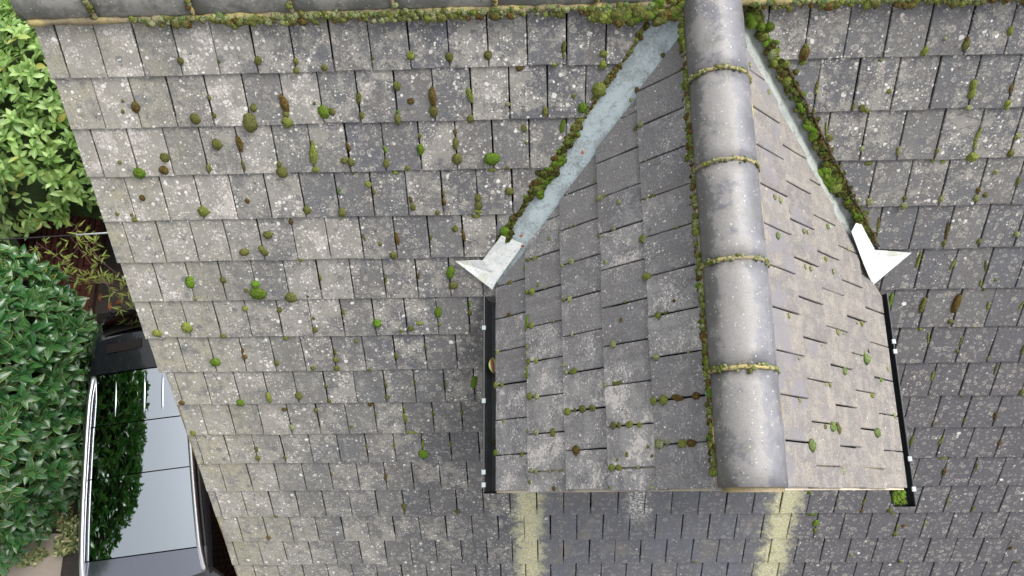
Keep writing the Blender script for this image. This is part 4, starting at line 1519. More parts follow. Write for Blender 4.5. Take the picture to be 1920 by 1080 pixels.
# dormer ridge: rope of moss on the left edge, crumbs on the right
mg = MossGeo()
zl = GZ + DZC - 0.004
scatter(mg, (DXC - DRR - 0.006, YG + 0.02, zl), (DXC - DRR - 0.006, 0.2, zl), 420, 'yyyogpob', 0.006, 0.014, (-0.7, 0, 0.7), 0.003, re_, dens=nd(20, 5))
scatter(mg, (DXC - DRR - 0.013, YG + 0.02, zl - 0.012), (DXC - DRR - 0.013, 0.2, zl - 0.012), 150, 'oobbdg', 0.005, 0.011, (-0.7, 0, 0.7), 0.004, re_, dens=nd(16, 7))
mg.build('ridge_edge_moss', 'rope of yellow green moss along the left edge of the dormer ridge')
mg = MossGeo()
for i, y in enumerate(JY[1:5]):
    for k in range(46):
        a = math.pi * re_.random(); q = Vector((math.cos(a), 0, math.sin(a))); r = re_.uniform(0.003, 0.009)
        p = Vector((DXC, y + re_.gauss(0, 0.005), GZ + DZC)) + q * (DRR + 0.004)
        mg.add(basis((0, 1, 0), q.cross(Vector((0, 1, 0))), q, p) @ Matrix.Diagonal((r, r, r * 0.8, 1)), re_.choice('pppppo' if a < 2.2 else 'ypoy'), re_)
mg.build('ridge_joint_moss', 'pale mossy collars over the joints of the dormer ridge tiles')
# left valley moss on the tile edge
mg = MossGeo()
vl = lambda t, dx=0.0, h=-0.008: MR(valley_x(-1, t) - 0.14 + dx, t, h)
scatter(mg, vl(-0.22), vl(0.25), 150, 'obobyd', 0.006, 0.013, NM, 0.005, re_, flat=0.6)
scatter(mg, vl(0.22, 0.012), vl(0.40, 0.012), 110, 'dodbogy', 0.008, 0.017, NM, 0.010, re_, flat=0.6)
scatter(mg, vl(0.38, 0.022), vl(0.56, 0.03), 170, 'gdgodb', 0.009, 0.020, NM, 0.014, re_, flat=0.6)
scatter(mg, vl(0.55, 0.008), vl(0.82, 0.008), 170, 'dddgob', 0.007, 0.014, NM, 0.006, re_, flat=0.6)
scatter(mg, vl(0.76, 0.02), vl(0.83, 0.02), 40, 'gddg', 0.012, 0.022, NM, 0.010, re_, flat=0.6)
mg.build('valley_moss', 'dark green moss lining the tile edge of the pale blue left valley')
mg = MossGeo()
vr = lambda t, dx=0.0, h=-0.006: MR(valley_x(1, t) + 0.07 + dx, t, h)
scatter(mg, vr(-0.30, -0.012), vr(0.86, -0.012), 620, 'dddoodgb', 0.006, 0.016, NM, 0.013, re_, flat=0.6)
scatter(mg, vr(-0.3, 0.0), vr(0.2, 0.0), 60, 'ggyo', 0.010, 0.022, NM, 0.012, re_, flat=0.7, dens=nd(9, 2))
scatter(mg, vr(0.24, -0.02), vr(0.31, -0.02), 25, 'gg', 0.010, 0.018, NM, 0.010, re_, flat=0.6)
scatter(mg, vr(0.47, -0.06), vr(0.57, -0.05), 30, 'gyg', 0.012, 0.026, NM, 0.012, re_, flat=0.5)
mg.build('valley_moss', 'continuous dark moss strip beside the right valley of the dormer')
# brown debris ridge beside it
tw = [vr(-0.05 + 0.93 * i / 60, 0.014 + 0.012 * mnoise.noise(Vector((i * 0.37, 0, 5))), 0.002 + 0.006 * mnoise.noise(Vector((i * 0.51, 0, 0)))) for i in range(61)]
tag(Geo().tube(tw, [0.003 + 0.005 * abs(mnoise.noise(Vector((i * 0.83, 1, 2)))) * 2 for i in range(61)], 6).build('debris_strip', plain('rotten_brown_debris', lin(88, 70, 46), 0.95, var=0.6, scale=90, bump=0.8), None, True, tw[30]), 'strip of rotten brown debris along the right valley tile edge', 'debris')
# moss in the gutters
mg = MossGeo()
for (y, n, kd) in ((-0.80, 10, 'dog'), (-0.95, 8, 'dgd'), (-1.07, 14, 'gog'), (-1.28, 12, 'god'), (-1.42, 10, 'dog'), (-1.52, 12, 'dbo'), (-1.63, 16, 'bdo'), (-1.70, 8, 'go')):
    for k in range(n):
        r = re_.uniform(0.006, 0.014)
        p = Vector((0.470 + re_.gauss(0, 0.008), y + re_.gauss(0, 0.012), GZL - 0.02 + re_.uniform(-.01, .012)))
        mg.add(Matrix.Translation(p) @ Matrix.Diagonal((r, r, r * 0.8, 1)), re_.choice(kd), re_)
mg.build('gutter_moss', 'dark moss tufts growing inside the left dormer gutter')
mg = MossGeo()
for k in range(130):
    r = re_.uniform(0.006, 0.013)
    p = Vector((2.372 + re_.uniform(-.034, .022), YG - 0.035 + re_.uniform(-.032, .03), GZL - 0.012 + re_.uniform(-.008, .012)))
    mg.add(Matrix.Translation(p) @ Matrix.Diagonal((r, r, r * 0.9, 1)), re_.choice('gggdg'), re_)
mg.build('gutter_moss', 'bright green moss tuft filling the open end of the right gutter')

# =================================================================== LEAVES AND SHRUBS
def leaf_shape(L, Wd, fold=0.25, curl=0.25, n=5, tip=0.55):
    """blade along +Y, folded on the midrib; returns verts, faces, uv per vertex"""
    vs, uv = [], []
    for i in range(n + 1):
        f = i / n
        w = Wd / 2 * (math.sin(math.pi * f ** tip) ** 0.8 if 0 < f < 1 else 0.02)
        z = curl * L * (f - f * f * 1.5)
        for s in (-1, 0, 1):
            vs.append(Vector((s * w, f * L, z + abs(s) * w * fold))); uv.append((0.5 + 0.5 * s, f))
    fs = []
    for i in range(n):
        for s in (0, 1):
            a = i * 3 + s
            fs.append((a, a + 1, a + 4, a + 3))
    return vs, fs, uv
def leaf_mesh(name, shape, mat):
    vs, fs, uv = shape
    me = bpy.data.meshes.new(name); me.from_pydata(vs, [], fs); me.materials.append(mat)
    lay = me.uv_layers.new(name='UVMap')
    for lp in me.loops: lay.data[lp.index].uv = uv[lp.vertex_index]
    me.polygons.foreach_set('use_smooth', [True] * len(me.polygons))
    return me
def leaf_material(name, c_a, c_b, rib, edge, edge_amt, rough, src, trans=0.18, oldk=0.965):
    t = NT(name)
    if src == 'obj': _, rnd = t.objinfo()
    else: rnd = t.island()
    u, v = t.uv()
    du = t.math('ABSOLUTE', t.sub(u, 0.5))
    w1, w2, w3 = t.white(t.xyz(rnd, 1.3, 4.4))
    c = t.mix(w1, c_a, c_b)
    n = t.noise(t.pos, 35, 3)
    c = t.mix(t.step(n, 0.35, 0.7, 0, 0.4), c, t.mix(1.0, c, (0.7, 0.75, 0.6, 1), 'MULTIPLY'))
    c = t.mix(t.mul(t.step(du, 0.02, 0.07, 1, 0), 0.6), c, rib)
    ed = t.mul(t.mul(t.step(du, 0.39, 0.47), edge_amt), t.step(w2, 0.35, 0.6))
    c = t.mix(ed, c, edge)
    old = t.step(w3, oldk, oldk + 0.02)
    c = t.mix(t.mul(old, 0.8), c, lin(178, 168, 84))
    t.color(c); t.rough(t.add(rough, t.mul(w2, 0.12))); t.set(Specular_IOR_Level=0.75)
    t.bump(t.math('SINE', t.mul(t.add(v, t.mul(du, 0.7)), 60.0)), 0.12, 0.002)
    tr = t.n.new('ShaderNodeBsdfTranslucent'); t.put(tr.inputs[0], t.mix(1.0, c, (1.4, 1.5, 0.6, 1), 'MULTIPLY'))
    mx = t.n.new('ShaderNodeMixShader'); mx.inputs[0].default_value = trans
    t.l.new(t.b.outputs[0], mx.inputs[1]); t.l.new(tr.outputs[0], mx.inputs[2]); t.l.new(mx.outputs[0], t.out.inputs[0])
    return t.m
def make_shrub(name, label, cat, base, tips, leafspec, mats, n_leaf, wood, core, rnd, tilt=(0.2, 0.9), limit=300, core_mat=None):
    """tips: (point, axis) of leaf rosettes; leaves closest in view become single parts"""
    root = tag(empty(name, base), label, cat)
    binv = Matrix.Translation(-Vector(base))
    shapes = [leaf_shape(*s) for s in leafspec]
    mats_ = []
    for p, ax in tips:
        q = Vector(ax).normalized().to_track_quat('Z', 'Y').to_matrix().to_4x4()
        a0 = rnd.uniform(0, 6.28); k = rnd.randint(*n_leaf)
        for i in range(k):
            a = a0 + i * 2.399 + rnd.gauss(0, 0.2)
            el = tilt[0] + (tilt[1] - tilt[0]) * (i / max(1, k - 1)) + rnd.gauss(0, 0.12)
            sc = (1.0 - 0.35 * (i / k)) * rnd.uniform(0.75, 1.15)
            M_ = Matrix.Translation(Vector(p) + Vector(ax).normalized() * 0.012 * i) @ q @ Matrix.Rotation(a, 4, 'Z') @ Matrix.Rotation(el, 4, 'X') @ Matrix.Rotation(rnd.gauss(0, 0.25), 4, 'Y') @ Matrix.Diagonal((sc, sc, sc, 1))
            mats_.append((M_, rnd.randrange(len(shapes)), sc))
    def rk(q):
        u, v, d = project(q[0].translation)
        if not (4 < u < 1900 and 4 < v < 1076): return -1e9
        nz = (q[0].to_3x3() @ Vector((0, 0, 1))).normalized()
        return q[2] * abs(nz.dot((CAM_LOC - q[0].translation).normalized())) / d + 0.06 * q[0].translation.z
    order = sorted(range(len(mats_)), key=lambda i: -rk(mats_[i]))
    mes = [leaf_mesh('leaf', s, mats[0]) for s in shapes]
    single = set(order[:limit])
    # wood first, so the stem is the carrier
    wd = wood.build('stem', MAT_BARK, root, True) if wood else None
    if wd:
        for v in wd.data.vertices: v.co -= Vector(base)
    for i in order[:limit]:
        M_, s, sc = mats_[i]
        link_mesh('leaf', mes[s], root, binv @ M_)
    V, F, UV = [], [], []
    for i, (M_, s, sc) in enumerate(mats_):
        if i in single: continue
        vs, fs, uv = shapes[s]; b = len(V); Mb = binv @ M_
        V += [Mb @ v for v in vs]; F += [tuple(x + b for x in f) for f in fs]; UV += uv
    if V:
        o = mesh_obj('foliage', V, F, mats[1], root, True)
        lay = o.data.uv_layers.new(name='UVMap')
        vi = [0] * len(o.data.loops); o.data.loops.foreach_get('vertex_index', vi)
        lay.data.foreach_set('uv', [c for k in vi for c in UV[k]])
        o['kind'] = 'stuff'
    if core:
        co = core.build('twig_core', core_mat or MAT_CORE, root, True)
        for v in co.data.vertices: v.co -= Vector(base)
    return root
MAT_BARK = plain('grey_brown_bark', lin(96, 78, 60), 0.9, var=0.3, scale=40, bump=0.5)
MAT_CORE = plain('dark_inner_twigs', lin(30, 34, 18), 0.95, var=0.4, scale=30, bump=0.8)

# ---- tall laurel hedge beside the car (lower left)
rl = random.Random(31)
def hz_top(y):
    return GZ + (-1.85 if y > -2.05 else -1.85 - 1.7 * (-2.05 - y))
def hx_face(y, z):
    zz = z - GZ
    x = -4.30 - 0.05 * max(0, zz + 5.0) - 0.35 * max(0, -5.25 - zz) ** 1.3
    x -= 0.72 * max(0, y + 0.15) ** 1.05
    k = 0.85 if zz < -4.6 else (0.15 if zz > -3.8 else 0.85 - 0.70 * (zz + 4.6) / 0.8)
    x -= k * max(0, -1.45 - y)
    x += 0.10 * mnoise.noise(Vector((y * 1.6, z * 1.6, 3))) + 0.05 * mnoise.noise(Vector((y * 4, z * 4, 9)))
    x -= 0.5 * max(0, z - hz_top(y) + 0.4) ** 1.6
    return x
tips = []
y = -2.95
while y < 0.80:
    z = 0.35
    while z < hz_top(y):
        yy, zz = y + rl.uniform(-.07, .07), z + rl.uniform(-.07, .07)
        x = hx_face(yy, zz)
        e = 0.05
        nx = Vector((1.0, -(hx_face(yy + e, zz) - x) / e * 0.7, -(hx_face(yy, zz + e) - x) / e * 0.7 + 1.15)).normalized()
        ax = (nx + Vector((rl.gauss(0, .25), rl.gauss(0, .25), rl.gauss(0, .2)))).normalized()
        tips.append((Vector((x + rl.uniform(-.06, .02), yy, zz)), ax))
        if rl.random() < 0.6:
            tips.append((Vector((x - rl.uniform(.08, .2), yy + rl.uniform(-.06, .06), zz + rl.uniform(-.06, .06))), ax))
        z += 0.165
    y += 0.165
# top surface
yy = -2.9
while yy < 0.8:
    xx = -5.6
    while xx < hx_face(yy, hz_top(yy)) - 0.05:
        tips.append((Vector((xx + rl.uniform(-.06, .06), yy + rl.uniform(-.06, .06), hz_top(yy) + 0.06 * mnoise.noise(Vector((xx * 3, yy * 3, 0))))), Vector((rl.gauss(0, .3), rl.gauss(0, .3), 1))))
        xx += 0.16
    yy += 0.16
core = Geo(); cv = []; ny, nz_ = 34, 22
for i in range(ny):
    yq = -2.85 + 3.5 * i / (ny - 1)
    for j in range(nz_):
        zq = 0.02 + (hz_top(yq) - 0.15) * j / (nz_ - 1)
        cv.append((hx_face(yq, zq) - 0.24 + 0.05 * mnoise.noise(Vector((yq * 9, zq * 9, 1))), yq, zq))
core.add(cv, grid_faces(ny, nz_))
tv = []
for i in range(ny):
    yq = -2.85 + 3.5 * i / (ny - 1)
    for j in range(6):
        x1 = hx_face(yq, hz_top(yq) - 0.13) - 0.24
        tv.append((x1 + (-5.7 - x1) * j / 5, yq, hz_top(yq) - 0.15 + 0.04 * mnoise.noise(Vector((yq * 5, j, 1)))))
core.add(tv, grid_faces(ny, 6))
wood = Geo()
for k in range(26):
    y0_ = rl.uniform(-2.5, 0.6); x0_ = hx_face(y0_, 1.5) - rl.uniform(0.3, 0.6)
    pts = [Vector((x0_ - 0.1, y0_, 0)), Vector((x0_ + rl.uniform(-.1, .1), y0_ + rl.uniform(-.15, .15), 1.0)), Vector((x0_ + rl.uniform(0, .25), y0_ + rl.uniform(-.3, .3), 1.0 + (hz_top(y0_) - 1.3) * rl.uniform(0.5, 1)))]
    wood.tube(pts, [0.025, 0.018, 0.006], 6)
ml = [leaf_material('glossy_laurel_leaf', lin(40, 90, 48), lin(70, 122, 66), lin(116, 152, 94), lin(180, 184, 104), 0.75, 0.17, s, 0.08, 0.999) for s in ('obj', 'isl')]
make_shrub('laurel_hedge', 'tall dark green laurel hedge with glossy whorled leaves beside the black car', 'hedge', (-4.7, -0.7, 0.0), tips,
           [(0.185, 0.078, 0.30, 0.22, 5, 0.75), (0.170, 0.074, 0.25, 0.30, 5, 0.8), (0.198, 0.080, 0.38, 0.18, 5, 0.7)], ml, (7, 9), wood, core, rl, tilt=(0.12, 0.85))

# ---- lighter broadleaf shrub (upper left)
rs_ = random.Random(57)
def sh_top(x, y):
    dx, dy = (x + 4.75) / 1.95, (y - 3.05) / 2.15
    d2 = dx * dx + dy * dy
    return GZ - 3.95 - 1.9 * d2 ** 2.2 + 0.22 * mnoise.noise(Vector((x * 1.7, y * 1.7, 2))) + 0.10 * mnoise.noise(Vector((x * 4, y * 4, 6)))
tips = []
y = 0.7
while y < 5.2:
    x = -6.7
    while x < -2.9:
        xx, yy = x + rs_.uniform(-.08, .08), y + rs_.uniform(-.08, .08)
        z = sh_top(xx, yy)
        if z > 0.9 and yy > 1.22:
            e = 0.06
            nrm = Vector((-(sh_top(xx + e, yy) - z) / e * 0.5, -(sh_top(xx, yy + e) - z) / e * 0.5, 1)).normalized()
            tips.append((Vector((xx, yy, z + rs_.uniform(-.04, .05))), nrm + Vector((rs_.gauss(0, .3), rs_.gauss(0, .3), 0))))
            for _k in range(rs_.choice((1, 1, 2))):
                tips.append((Vector((xx + rs_.uniform(-.08, .08), yy + rs_.uniform(-.08, .08), z - rs_.uniform(.08, .25))), nrm + Vector((rs_.gauss(0, .4), rs_.gauss(0, .4), 0))))
        x += 0.16
    y += 0.16
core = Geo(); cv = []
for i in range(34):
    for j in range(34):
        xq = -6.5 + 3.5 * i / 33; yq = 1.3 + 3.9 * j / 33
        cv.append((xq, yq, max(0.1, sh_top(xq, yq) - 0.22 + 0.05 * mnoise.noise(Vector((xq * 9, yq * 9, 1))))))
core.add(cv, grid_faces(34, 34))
wood = Geo()
for k in range(16):
    a = rs_.uniform(0, 6.28); r = rs_.uniform(.3, 1.3)
    x1, y1 = -4.75 + r * math.cos(a), 3.05 + r * math.sin(a)
    wood.tube([(-4.75 + .2 * math.cos(a), 3.05 + .2 * math.sin(a), 0), (-4.75 + .5 * r * math.cos(a), 3.05 + .5 * r * math.sin(a), 1.0), (x1, y1, max(0.5, sh_top(x1, y1) - 0.1))], [0.03, 0.022, 0.008], 6)
ms = [leaf_material('light_green_shrub_leaf', lin(104, 146, 66), lin(166, 194, 116), lin(196, 212, 152), lin(190, 196, 120), 0.1, 0.40, s, 0.22) for s in ('obj', 'isl')]
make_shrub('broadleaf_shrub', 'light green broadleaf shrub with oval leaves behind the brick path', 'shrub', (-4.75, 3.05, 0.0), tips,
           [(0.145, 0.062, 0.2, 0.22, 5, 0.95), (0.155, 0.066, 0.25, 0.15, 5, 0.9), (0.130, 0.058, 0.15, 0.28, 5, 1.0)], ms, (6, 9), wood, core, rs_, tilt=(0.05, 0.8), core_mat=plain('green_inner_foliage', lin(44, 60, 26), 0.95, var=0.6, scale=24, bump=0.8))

# ---- bamboo sprays by the gable
rbm = random.Random(77)
broot = tag(empty('bamboo', (-3.95, 0.55, 0.0)), 'thin bamboo sprays with narrow yellow green leaves over the brick path', 'bamboo')
bm_leaf = leaf_material('bamboo_leaf', lin(112, 132, 46), lin(148, 160, 70), lin(168, 174, 96), lin(196, 190, 110), 0.2, 0.5, 'obj', 0.25, 0.98)
bl_me = [leaf_mesh('leaf', leaf_shape(0.105, 0.017, 0.3, c, 4, 0.65), bm_leaf) for c in (0.1, 0.25, -0.1)]
MAT_CANE = plain('thin_brown_cane', lin(122, 92, 82), 0.6)
bb = Vector(broot.location)
canes = [[(-3.62, 0.12, 0.0), (-3.70, 0.20, 0.8), (-3.80, 0.30, 1.35), (-4.10, 0.66, 1.45), (-4.43, 1.02, 1.40)],
         [(-3.70, 0.30, 0.0), (-3.85, 0.40, 0.9), (-4.10, 0.55, 1.40), (-4.45, 0.72, 1.42), (-4.85, 0.98, 1.30)],
         [(-3.66, 0.45, 0.0), (-3.80, 0.55, 1.0), (-3.90, 0.62, 1.45), (-4.15, 0.88, 1.50), (-4.35, 1.12, 1.45)],
         [(-3.58, 0.20, 0.0), (-3.70, 0.38, 0.9), (-3.85, 0.45, 1.40), (-4.25, 0.50, 1.40), (-4.55, 0.68, 1.35)]]
for cn in canes:
    pts = [Vector(p) for p in cn]
    sm = []
    for i in range(len(pts) - 1):
        p0, p1, p2, p3 = pts[max(i - 1, 0)], pts[i], pts[i + 1], pts[min(i + 2, len(pts) - 1)]
        for k in range(6):
            f = k / 6
            sm.append(0.5 * ((2 * p1) + (p2 - p0) * f + (2 * p0 - 5 * p1 + 4 * p2 - p3) * f * f + (3 * p1 - p0 - 3 * p2 + p3) * f ** 3))
    sm.append(pts[-1])
    g = Geo().tube([p - bb for p in sm], [0.006 - 0.0045 * i / len(sm) for i in range(len(sm))], 6)
    for i in range(9, len(sm)):
        if rbm.random() < 0.95:
            d = Vector((rbm.gauss(0, 1), rbm.gauss(0, 1), rbm.uniform(-.3, .4))).normalized()
            L = rbm.uniform(0.06, 0.16); tipp = sm[i] + d * L
            g.tube([sm[i] - bb, (sm[i] + tipp) / 2 - bb + Vector((0, 0, .006)), tipp - bb], [0.0018, 0.0014, 0.0008], 4)
            for k in range(rbm.randint(4, 6)):
                dd = (d + Vector((rbm.gauss(0, .7), rbm.gauss(0, .7), rbm.uniform(-.5, .1)))).normalized()
                q = dd.to_track_quat('Y', 'Z').to_matrix().to_4x4()
                pp = sm[i].lerp(tipp, rbm.uniform(0.5, 1)) - bb; sc = rbm.uniform(0.6, 1.1)
                link_mesh('leaf', rbm.choice(bl_me), broot, Matrix.Translation(pp) @ q @ Matrix.Rotation(rbm.gauss(0, .5), 4, 'Y') @ Matrix.Diagonal((sc, sc, sc, 1)))
    g.build('cane', MAT_CANE, broot, True)

# ---- variegated ivy on the ground by the hedge foot
ri = random.Random(88)
V, F, C_ = [], [], []
for k in range(2600):
    x = ri.uniform(-5.35, -4.66); y = ri.uniform(-2.5, -1.72)
    if mnoise.noise(Vector((x * 3, y * 3, 0))) < -0.15 + max(0, (-2.25 - y)) * 1.6: continue
    h = 0.02 + ri.random() * 0.16
    s = ri.uniform(0.010, 0.022); a = ri.uniform(0, 6.28)
    q = Matrix.Translation((x, y, h)) @ Matrix.Rotation(a, 4, 'Z') @ Matrix.Rotation(ri.gauss(0, 0.5), 4, 'X') @ Matrix.Rotation(ri.gauss(0, 0.5), 4, 'Y')
    b = len(V)
    V += [q @ Vector(p) for p in ((0, -s, 0), (s * .9, -.2 * s, .2 * s), (.45 * s, s, 0), (0, 1.3 * s, -.1 * s), (-.45 * s, s, 0), (-s * .9, -.2 * s, .2 * s), (0, .2 * s, -.1 * s))]
    F += [(b, b + 1, b + 6), (b + 1, b + 2, b + 6), (b + 2, b + 3, b + 6), (b + 3, b + 4, b + 6), (b + 4, b + 5, b + 6), (b + 5, b, b + 6)]
def ivy_material():
    t = NT('variegated_ivy'); r = t.island()
    w1, w2, w3 = t.white(t.xyz(r, 2.0, 1.0))
    c = t.mix(w1, lin(150, 158, 96), lin(214, 210, 158)); c = t.mix(t.step(w2, 0.6, 0.7), c, lin(92, 118, 62))
    t.color(c); t.rough(0.5); return t.m
tag(mesh_obj('ivy', V, F, ivy_material()), 'pale variegated ivy spreading on the ground at the hedge foot', 'ivy', kind='stuff')

# ---- fallen leaves
def fallen_material(name, a, b):
    t = NT(name); _, r = t.objinfo(); n = t.noise(t.pos, 80, 3)
    t.color(t.mix(t.mul(t.add(n, r), 0.5), a, b)); t.rough(0.6); return t.m
fm = fallen_material('brown_fallen_leaf', lin(128, 66, 36), lin(170, 98, 56))
fme = [leaf_mesh('fallen_leaf', leaf_shape(0.12, 0.045, 0.5, c, 5, 0.9), fm) for c in (0.3, -0.2, 0.5)]
rf = random.Random(15)
for i, (x, y, lb) in enumerate([(-4.80, 0.62, 'curled brown leaf on the driveway against the timber edging board'), (-4.66, 0.50, 'flat brown leaf on the driveway just right of the edging board'), (-4.74, 0.36, 'brown leaf on the driveway nearest the hedge tip'), (-4.52, 0.64, 'brown leaf on the driveway under the bamboo tip'), (-4.36, 0.34, 'brown leaf on the driveway close to the roof edge'),
                             (-4.78, 0.08, 'brown leaf beside the rear left corner of the black car'), (-4.80, -0.10, 'brown leaf in the gap between hedge and car spoiler'), (-4.45, 0.20, 'brown leaf lying right behind the black car')]):
    o = link_mesh('fallen_leaf', rf.choice(fme), None, Matrix.Translation((x, y, 0.018)) @ Matrix.Rotation(rf.uniform(0, 6.28), 4, 'Z') @ Matrix.Rotation(rf.gauss(0, .2), 4, 'Y'))
    tag(o, lb, 'leaf', 'fallen leaves on the driveway')
fr = fallen_material('red_fallen_leaf', lin(150, 74, 56), lin(186, 120, 96))
rme = leaf_mesh('fallen_leaf', leaf_shape(0.022, 0.016, 0.4, 0.3, 4, 0.8), fr)
for k, (t_, dx, lb) in enumerate(((0.36, 0.115, 'tiny red leaf lying high on the pale blue left valley'), (0.775, 0.105, 'tiny red leaf on the white corner sheet, upper one'), (0.83, 0.13, 'tiny red leaf on the white corner sheet, lower one'))):
    o = link_mesh('fallen_leaf', rme, None, Matrix.Translation(MR(valley_x(-1, t_) - 0.14 + dx, t_, 0.004)) @ NM.to_track_quat('Z', 'Y').to_matrix().to_4x4() @ Matrix.Rotation(k * 2.0, 4, 'Z'))
    tag(o, lb, 'leaf')
def gut_leaf_material():
    t = NT('green_red_leaf'); u, v = t.uv(); du = t.math('ABSOLUTE', t.sub(u, 0.5))
    t.color(t.mix(t.step(du, 0.2, 0.4), lin(120, 52, 52), lin(146, 172, 66))); t.rough(0.5); return t.m
gl_ = link_mesh('fallen_leaf', leaf_mesh('fallen_leaf', leaf_shape(0.085, 0.040, 0.5, 0.2, 6, 1.0), gut_leaf_material()), None, Matrix.Translation((0.443, -1.165, GZL + 0.004)) @ Matrix.Rotation(0.1, 4, 'Z'))
tag(gl_, 'green leaf with red centre lying in the left dormer gutter', 'leaf')

# ---- overhead cable from the gable
c0 = Vector((XL + 0.10, 0.62, GZ - 3.35)); c1 = Vector((-9.5, 0.42, GZ - 3.30))
pts = [c0.lerp(c1, i / 30) + Vector((0, 0, -0.25 * math.sin(math.pi * i / 30))) for i in range(31)]
kab = tag(empty('overhead_cable', c0), 'thin overhead cable running from the gable across the brick path', 'cable')
Geo().tube([p - c0 for p in pts], 0.006, 6).build('cable', plain('dark_cable', (0.03, 0.03, 0.03), 0.6), kab, True)
pl_ = [c0.lerp(c1, i / 30) + Vector((0, 0, -0.25 * math.sin(math.pi * i / 30))) - c0 for i in range(0, 9)]
Geo().tube(pl_, 0.0085, 6).build('sleeve', plain('pale_grey_sleeve', lin(206, 208, 206), 0.5), kab, True)

# =================================================================== CAR (local: u right, v forward, w up)
YAW = R(7.0)
car_fwd = Vector((math.sin(YAW), -math.cos(YAW), 0)); car_rt = Vector((-car_fwd.y, car_fwd.x, 0)) * -1   # right hand side when facing forward
car_rt = car_fwd.cross(Vector((0, 0, 1)))
car = tag(empty('parked_car', (-3.205, -1.52, 0.0)), 'black estate car with glass roof and silver rails parked beside the hedge', 'car')
car.matrix_world = basis(car_rt, car_fwd, (0, 0, 1), (-3.205, -1.52, 0.0))
def paint(name, col, rough, metal=0.0, coat=1.0):
    t = NT(name); n = t.noise(t.pos, 900, 2)
    t.color(t.mix(t.step(n, 0.5, 0.7, 0, 0.3), col, tuple(x * 1.6 for x in col[:3]) + (1,))); t.rough(rough)
    t.set(Metallic=metal, Coat_Weight=coat, Coat_Roughness=0.02, Specular_IOR_Level=0.6); return t.m
MAT_PAINT = paint('black_car_paint', (0.012, 0.013, 0.017, 1), 0.25)
MAT_HEAD = paint('dark_metallic_paint', (0.30, 0.32, 0.38, 1), 0.16, 0.9)
def mirror_glass(name, col, rough=0.015):
    t = NT(name)
    n = t.noise(t.pos, 25, 3)
    t.color(col); t.rough(t.step(n, 0.4, 0.7, rough, rough + 0.02)); t.set(Metallic=1.0); return t.m
MAT_ROOFGLASS = mirror_glass('solar_roof_glass', (0.68, 0.74, 0.79, 1))
MAT_CARGLASS = mirror_glass('tinted_side_glass', (0.10, 0.11, 0.12, 1))
MAT_SCREEN = mirror_glass('windscreen_glass', (0.32, 0.36, 0.38, 1))
MAT_CHROME = plain('satin_silver_rail', (0.80, 0.81, 0.83), 0.34, 1.0, var=0.04)
MAT_RUBBER = plain('black_rubber', (0.015, 0.015, 0.015), 0.75)
MAT_TRIM = plain('matt_black_trim', (0.02, 0.02, 0.022), 0.5)
MAT_REDL = plain('red_lamp_lens', (0.014, 0.009, 0.009), 0.35)
MAT_LAMP = plain('clear_lamp_lens', (0.5, 0.5, 0.52), 0.1)
MAT_RIM = plain('alloy_rim', (0.5, 0.5, 0.52), 0.3, 0.9)
def rhw(v):                         # half width of the roof between the rails
    return 0.445 + 0.048 * (v + 1.2) if v < 1.0 else 0.55
def rz(u, v):
    return 1.70 - 0.040 * (u / 0.55) ** 2 - 0.055 * max(0, (v - 0.0)) ** 2 / 1.0 - 0.045 * max(0, -0.3 - v) ** 1.6
def patch(name, v0, v1, mat, parent=car, lift=0.0, ua=-1.0, ub=1.0, nu=14, nv=12, th=0.02, bow0=0.0, bow1=0.0, grow=0.0):
    vs = []
    for i in range(nv):
        for j in range(nu):
            a = ua + (ub - ua) * j / (nu - 1)
            b0 = v0 + bow0 * (1 - a * a); b1 = v1 + bow1 * (1 - a * a)
            v = b0 + (b1 - b0) * i / (nv - 1)
            u = a * (rhw(v) + grow)
            vs.append((u, v, rz(u, v) + lift))
    N = len(vs)
    f = [tuple(reversed(q)) for q in grid_faces(nv, nu)]
    fs = list(f)
    rim = [j for j in range(nu)] + [i * nu + nu - 1 for i in range(1, nv)] + [(nv - 1) * nu + j for j in range(nu - 2, -1, -1)] + [i * nu for i in range(nv - 2, 0, -1)]
    m0 = len(rim); top_ = [vs[k] for k in rim]
    vs += top_ + [(x, y, z - th) for x, y, z in top_]          # separate side wall: crisp panel edge
    fs += [(N + k, N + m0 + k, N + m0 + (k + 1) % m0, N + (k + 1) % m0) for k in range(m0)]
    o = mesh_obj(name, vs, fs, mat, parent, False)
    m = o.data
    for p in m.polygons: p.use_smooth = p.index < len(f)
    return o
# lower body
def ring(v, hw, zt, zs=0.26, tuck=0.9):
    h = [(hw * tuck, zs), (hw * 0.985, zs + 0.12), (hw, 0.62), (hw * 0.985, zt - 0.16), (hw * 0.95, zt - 0.03), (hw * 0.88, zt)]
    return [(u, v, w) for u, w in h] + [(-u, v, w) for u, w in reversed(h)]
st = [(-1.86, 0.70, 0.98, 0.42), (-1.80, 0.80, 1.04, 0.34), (-1.60, 0.88, 1.07, 0.28), (-1.1, 0.92, 1.08, 0.26), (0.0, 0.93, 1.07, 0.26), (1.0, 0.93, 1.06, 0.26), (1.75, 0.925, 1.04, 0.26), (2.2, 0.90, 0.97, 0.28), (2.55, 0.82, 0.88, 0.30), (2.70, 0.70, 0.78, 0.36), (2.76, 0.55, 0.68, 0.42)]
rg = [ring(*s) for s in st]
g = Geo(); nr_ = len(rg[0])
g.add([p for r_ in rg for p in r_], [tuple(reversed((i * nr_ + k, i * nr_ + (k + 1) % nr_, (i + 1) * nr_ + (k + 1) % nr_, (i + 1) * nr_ + k))) for i in range(len(rg) - 1) for k in range(nr_)] + [list(range(nr_)), list(range((len(rg) - 1) * nr_, len(rg) * nr_))[::-1]])
g.build('body', MAT_PAINT, car, True)
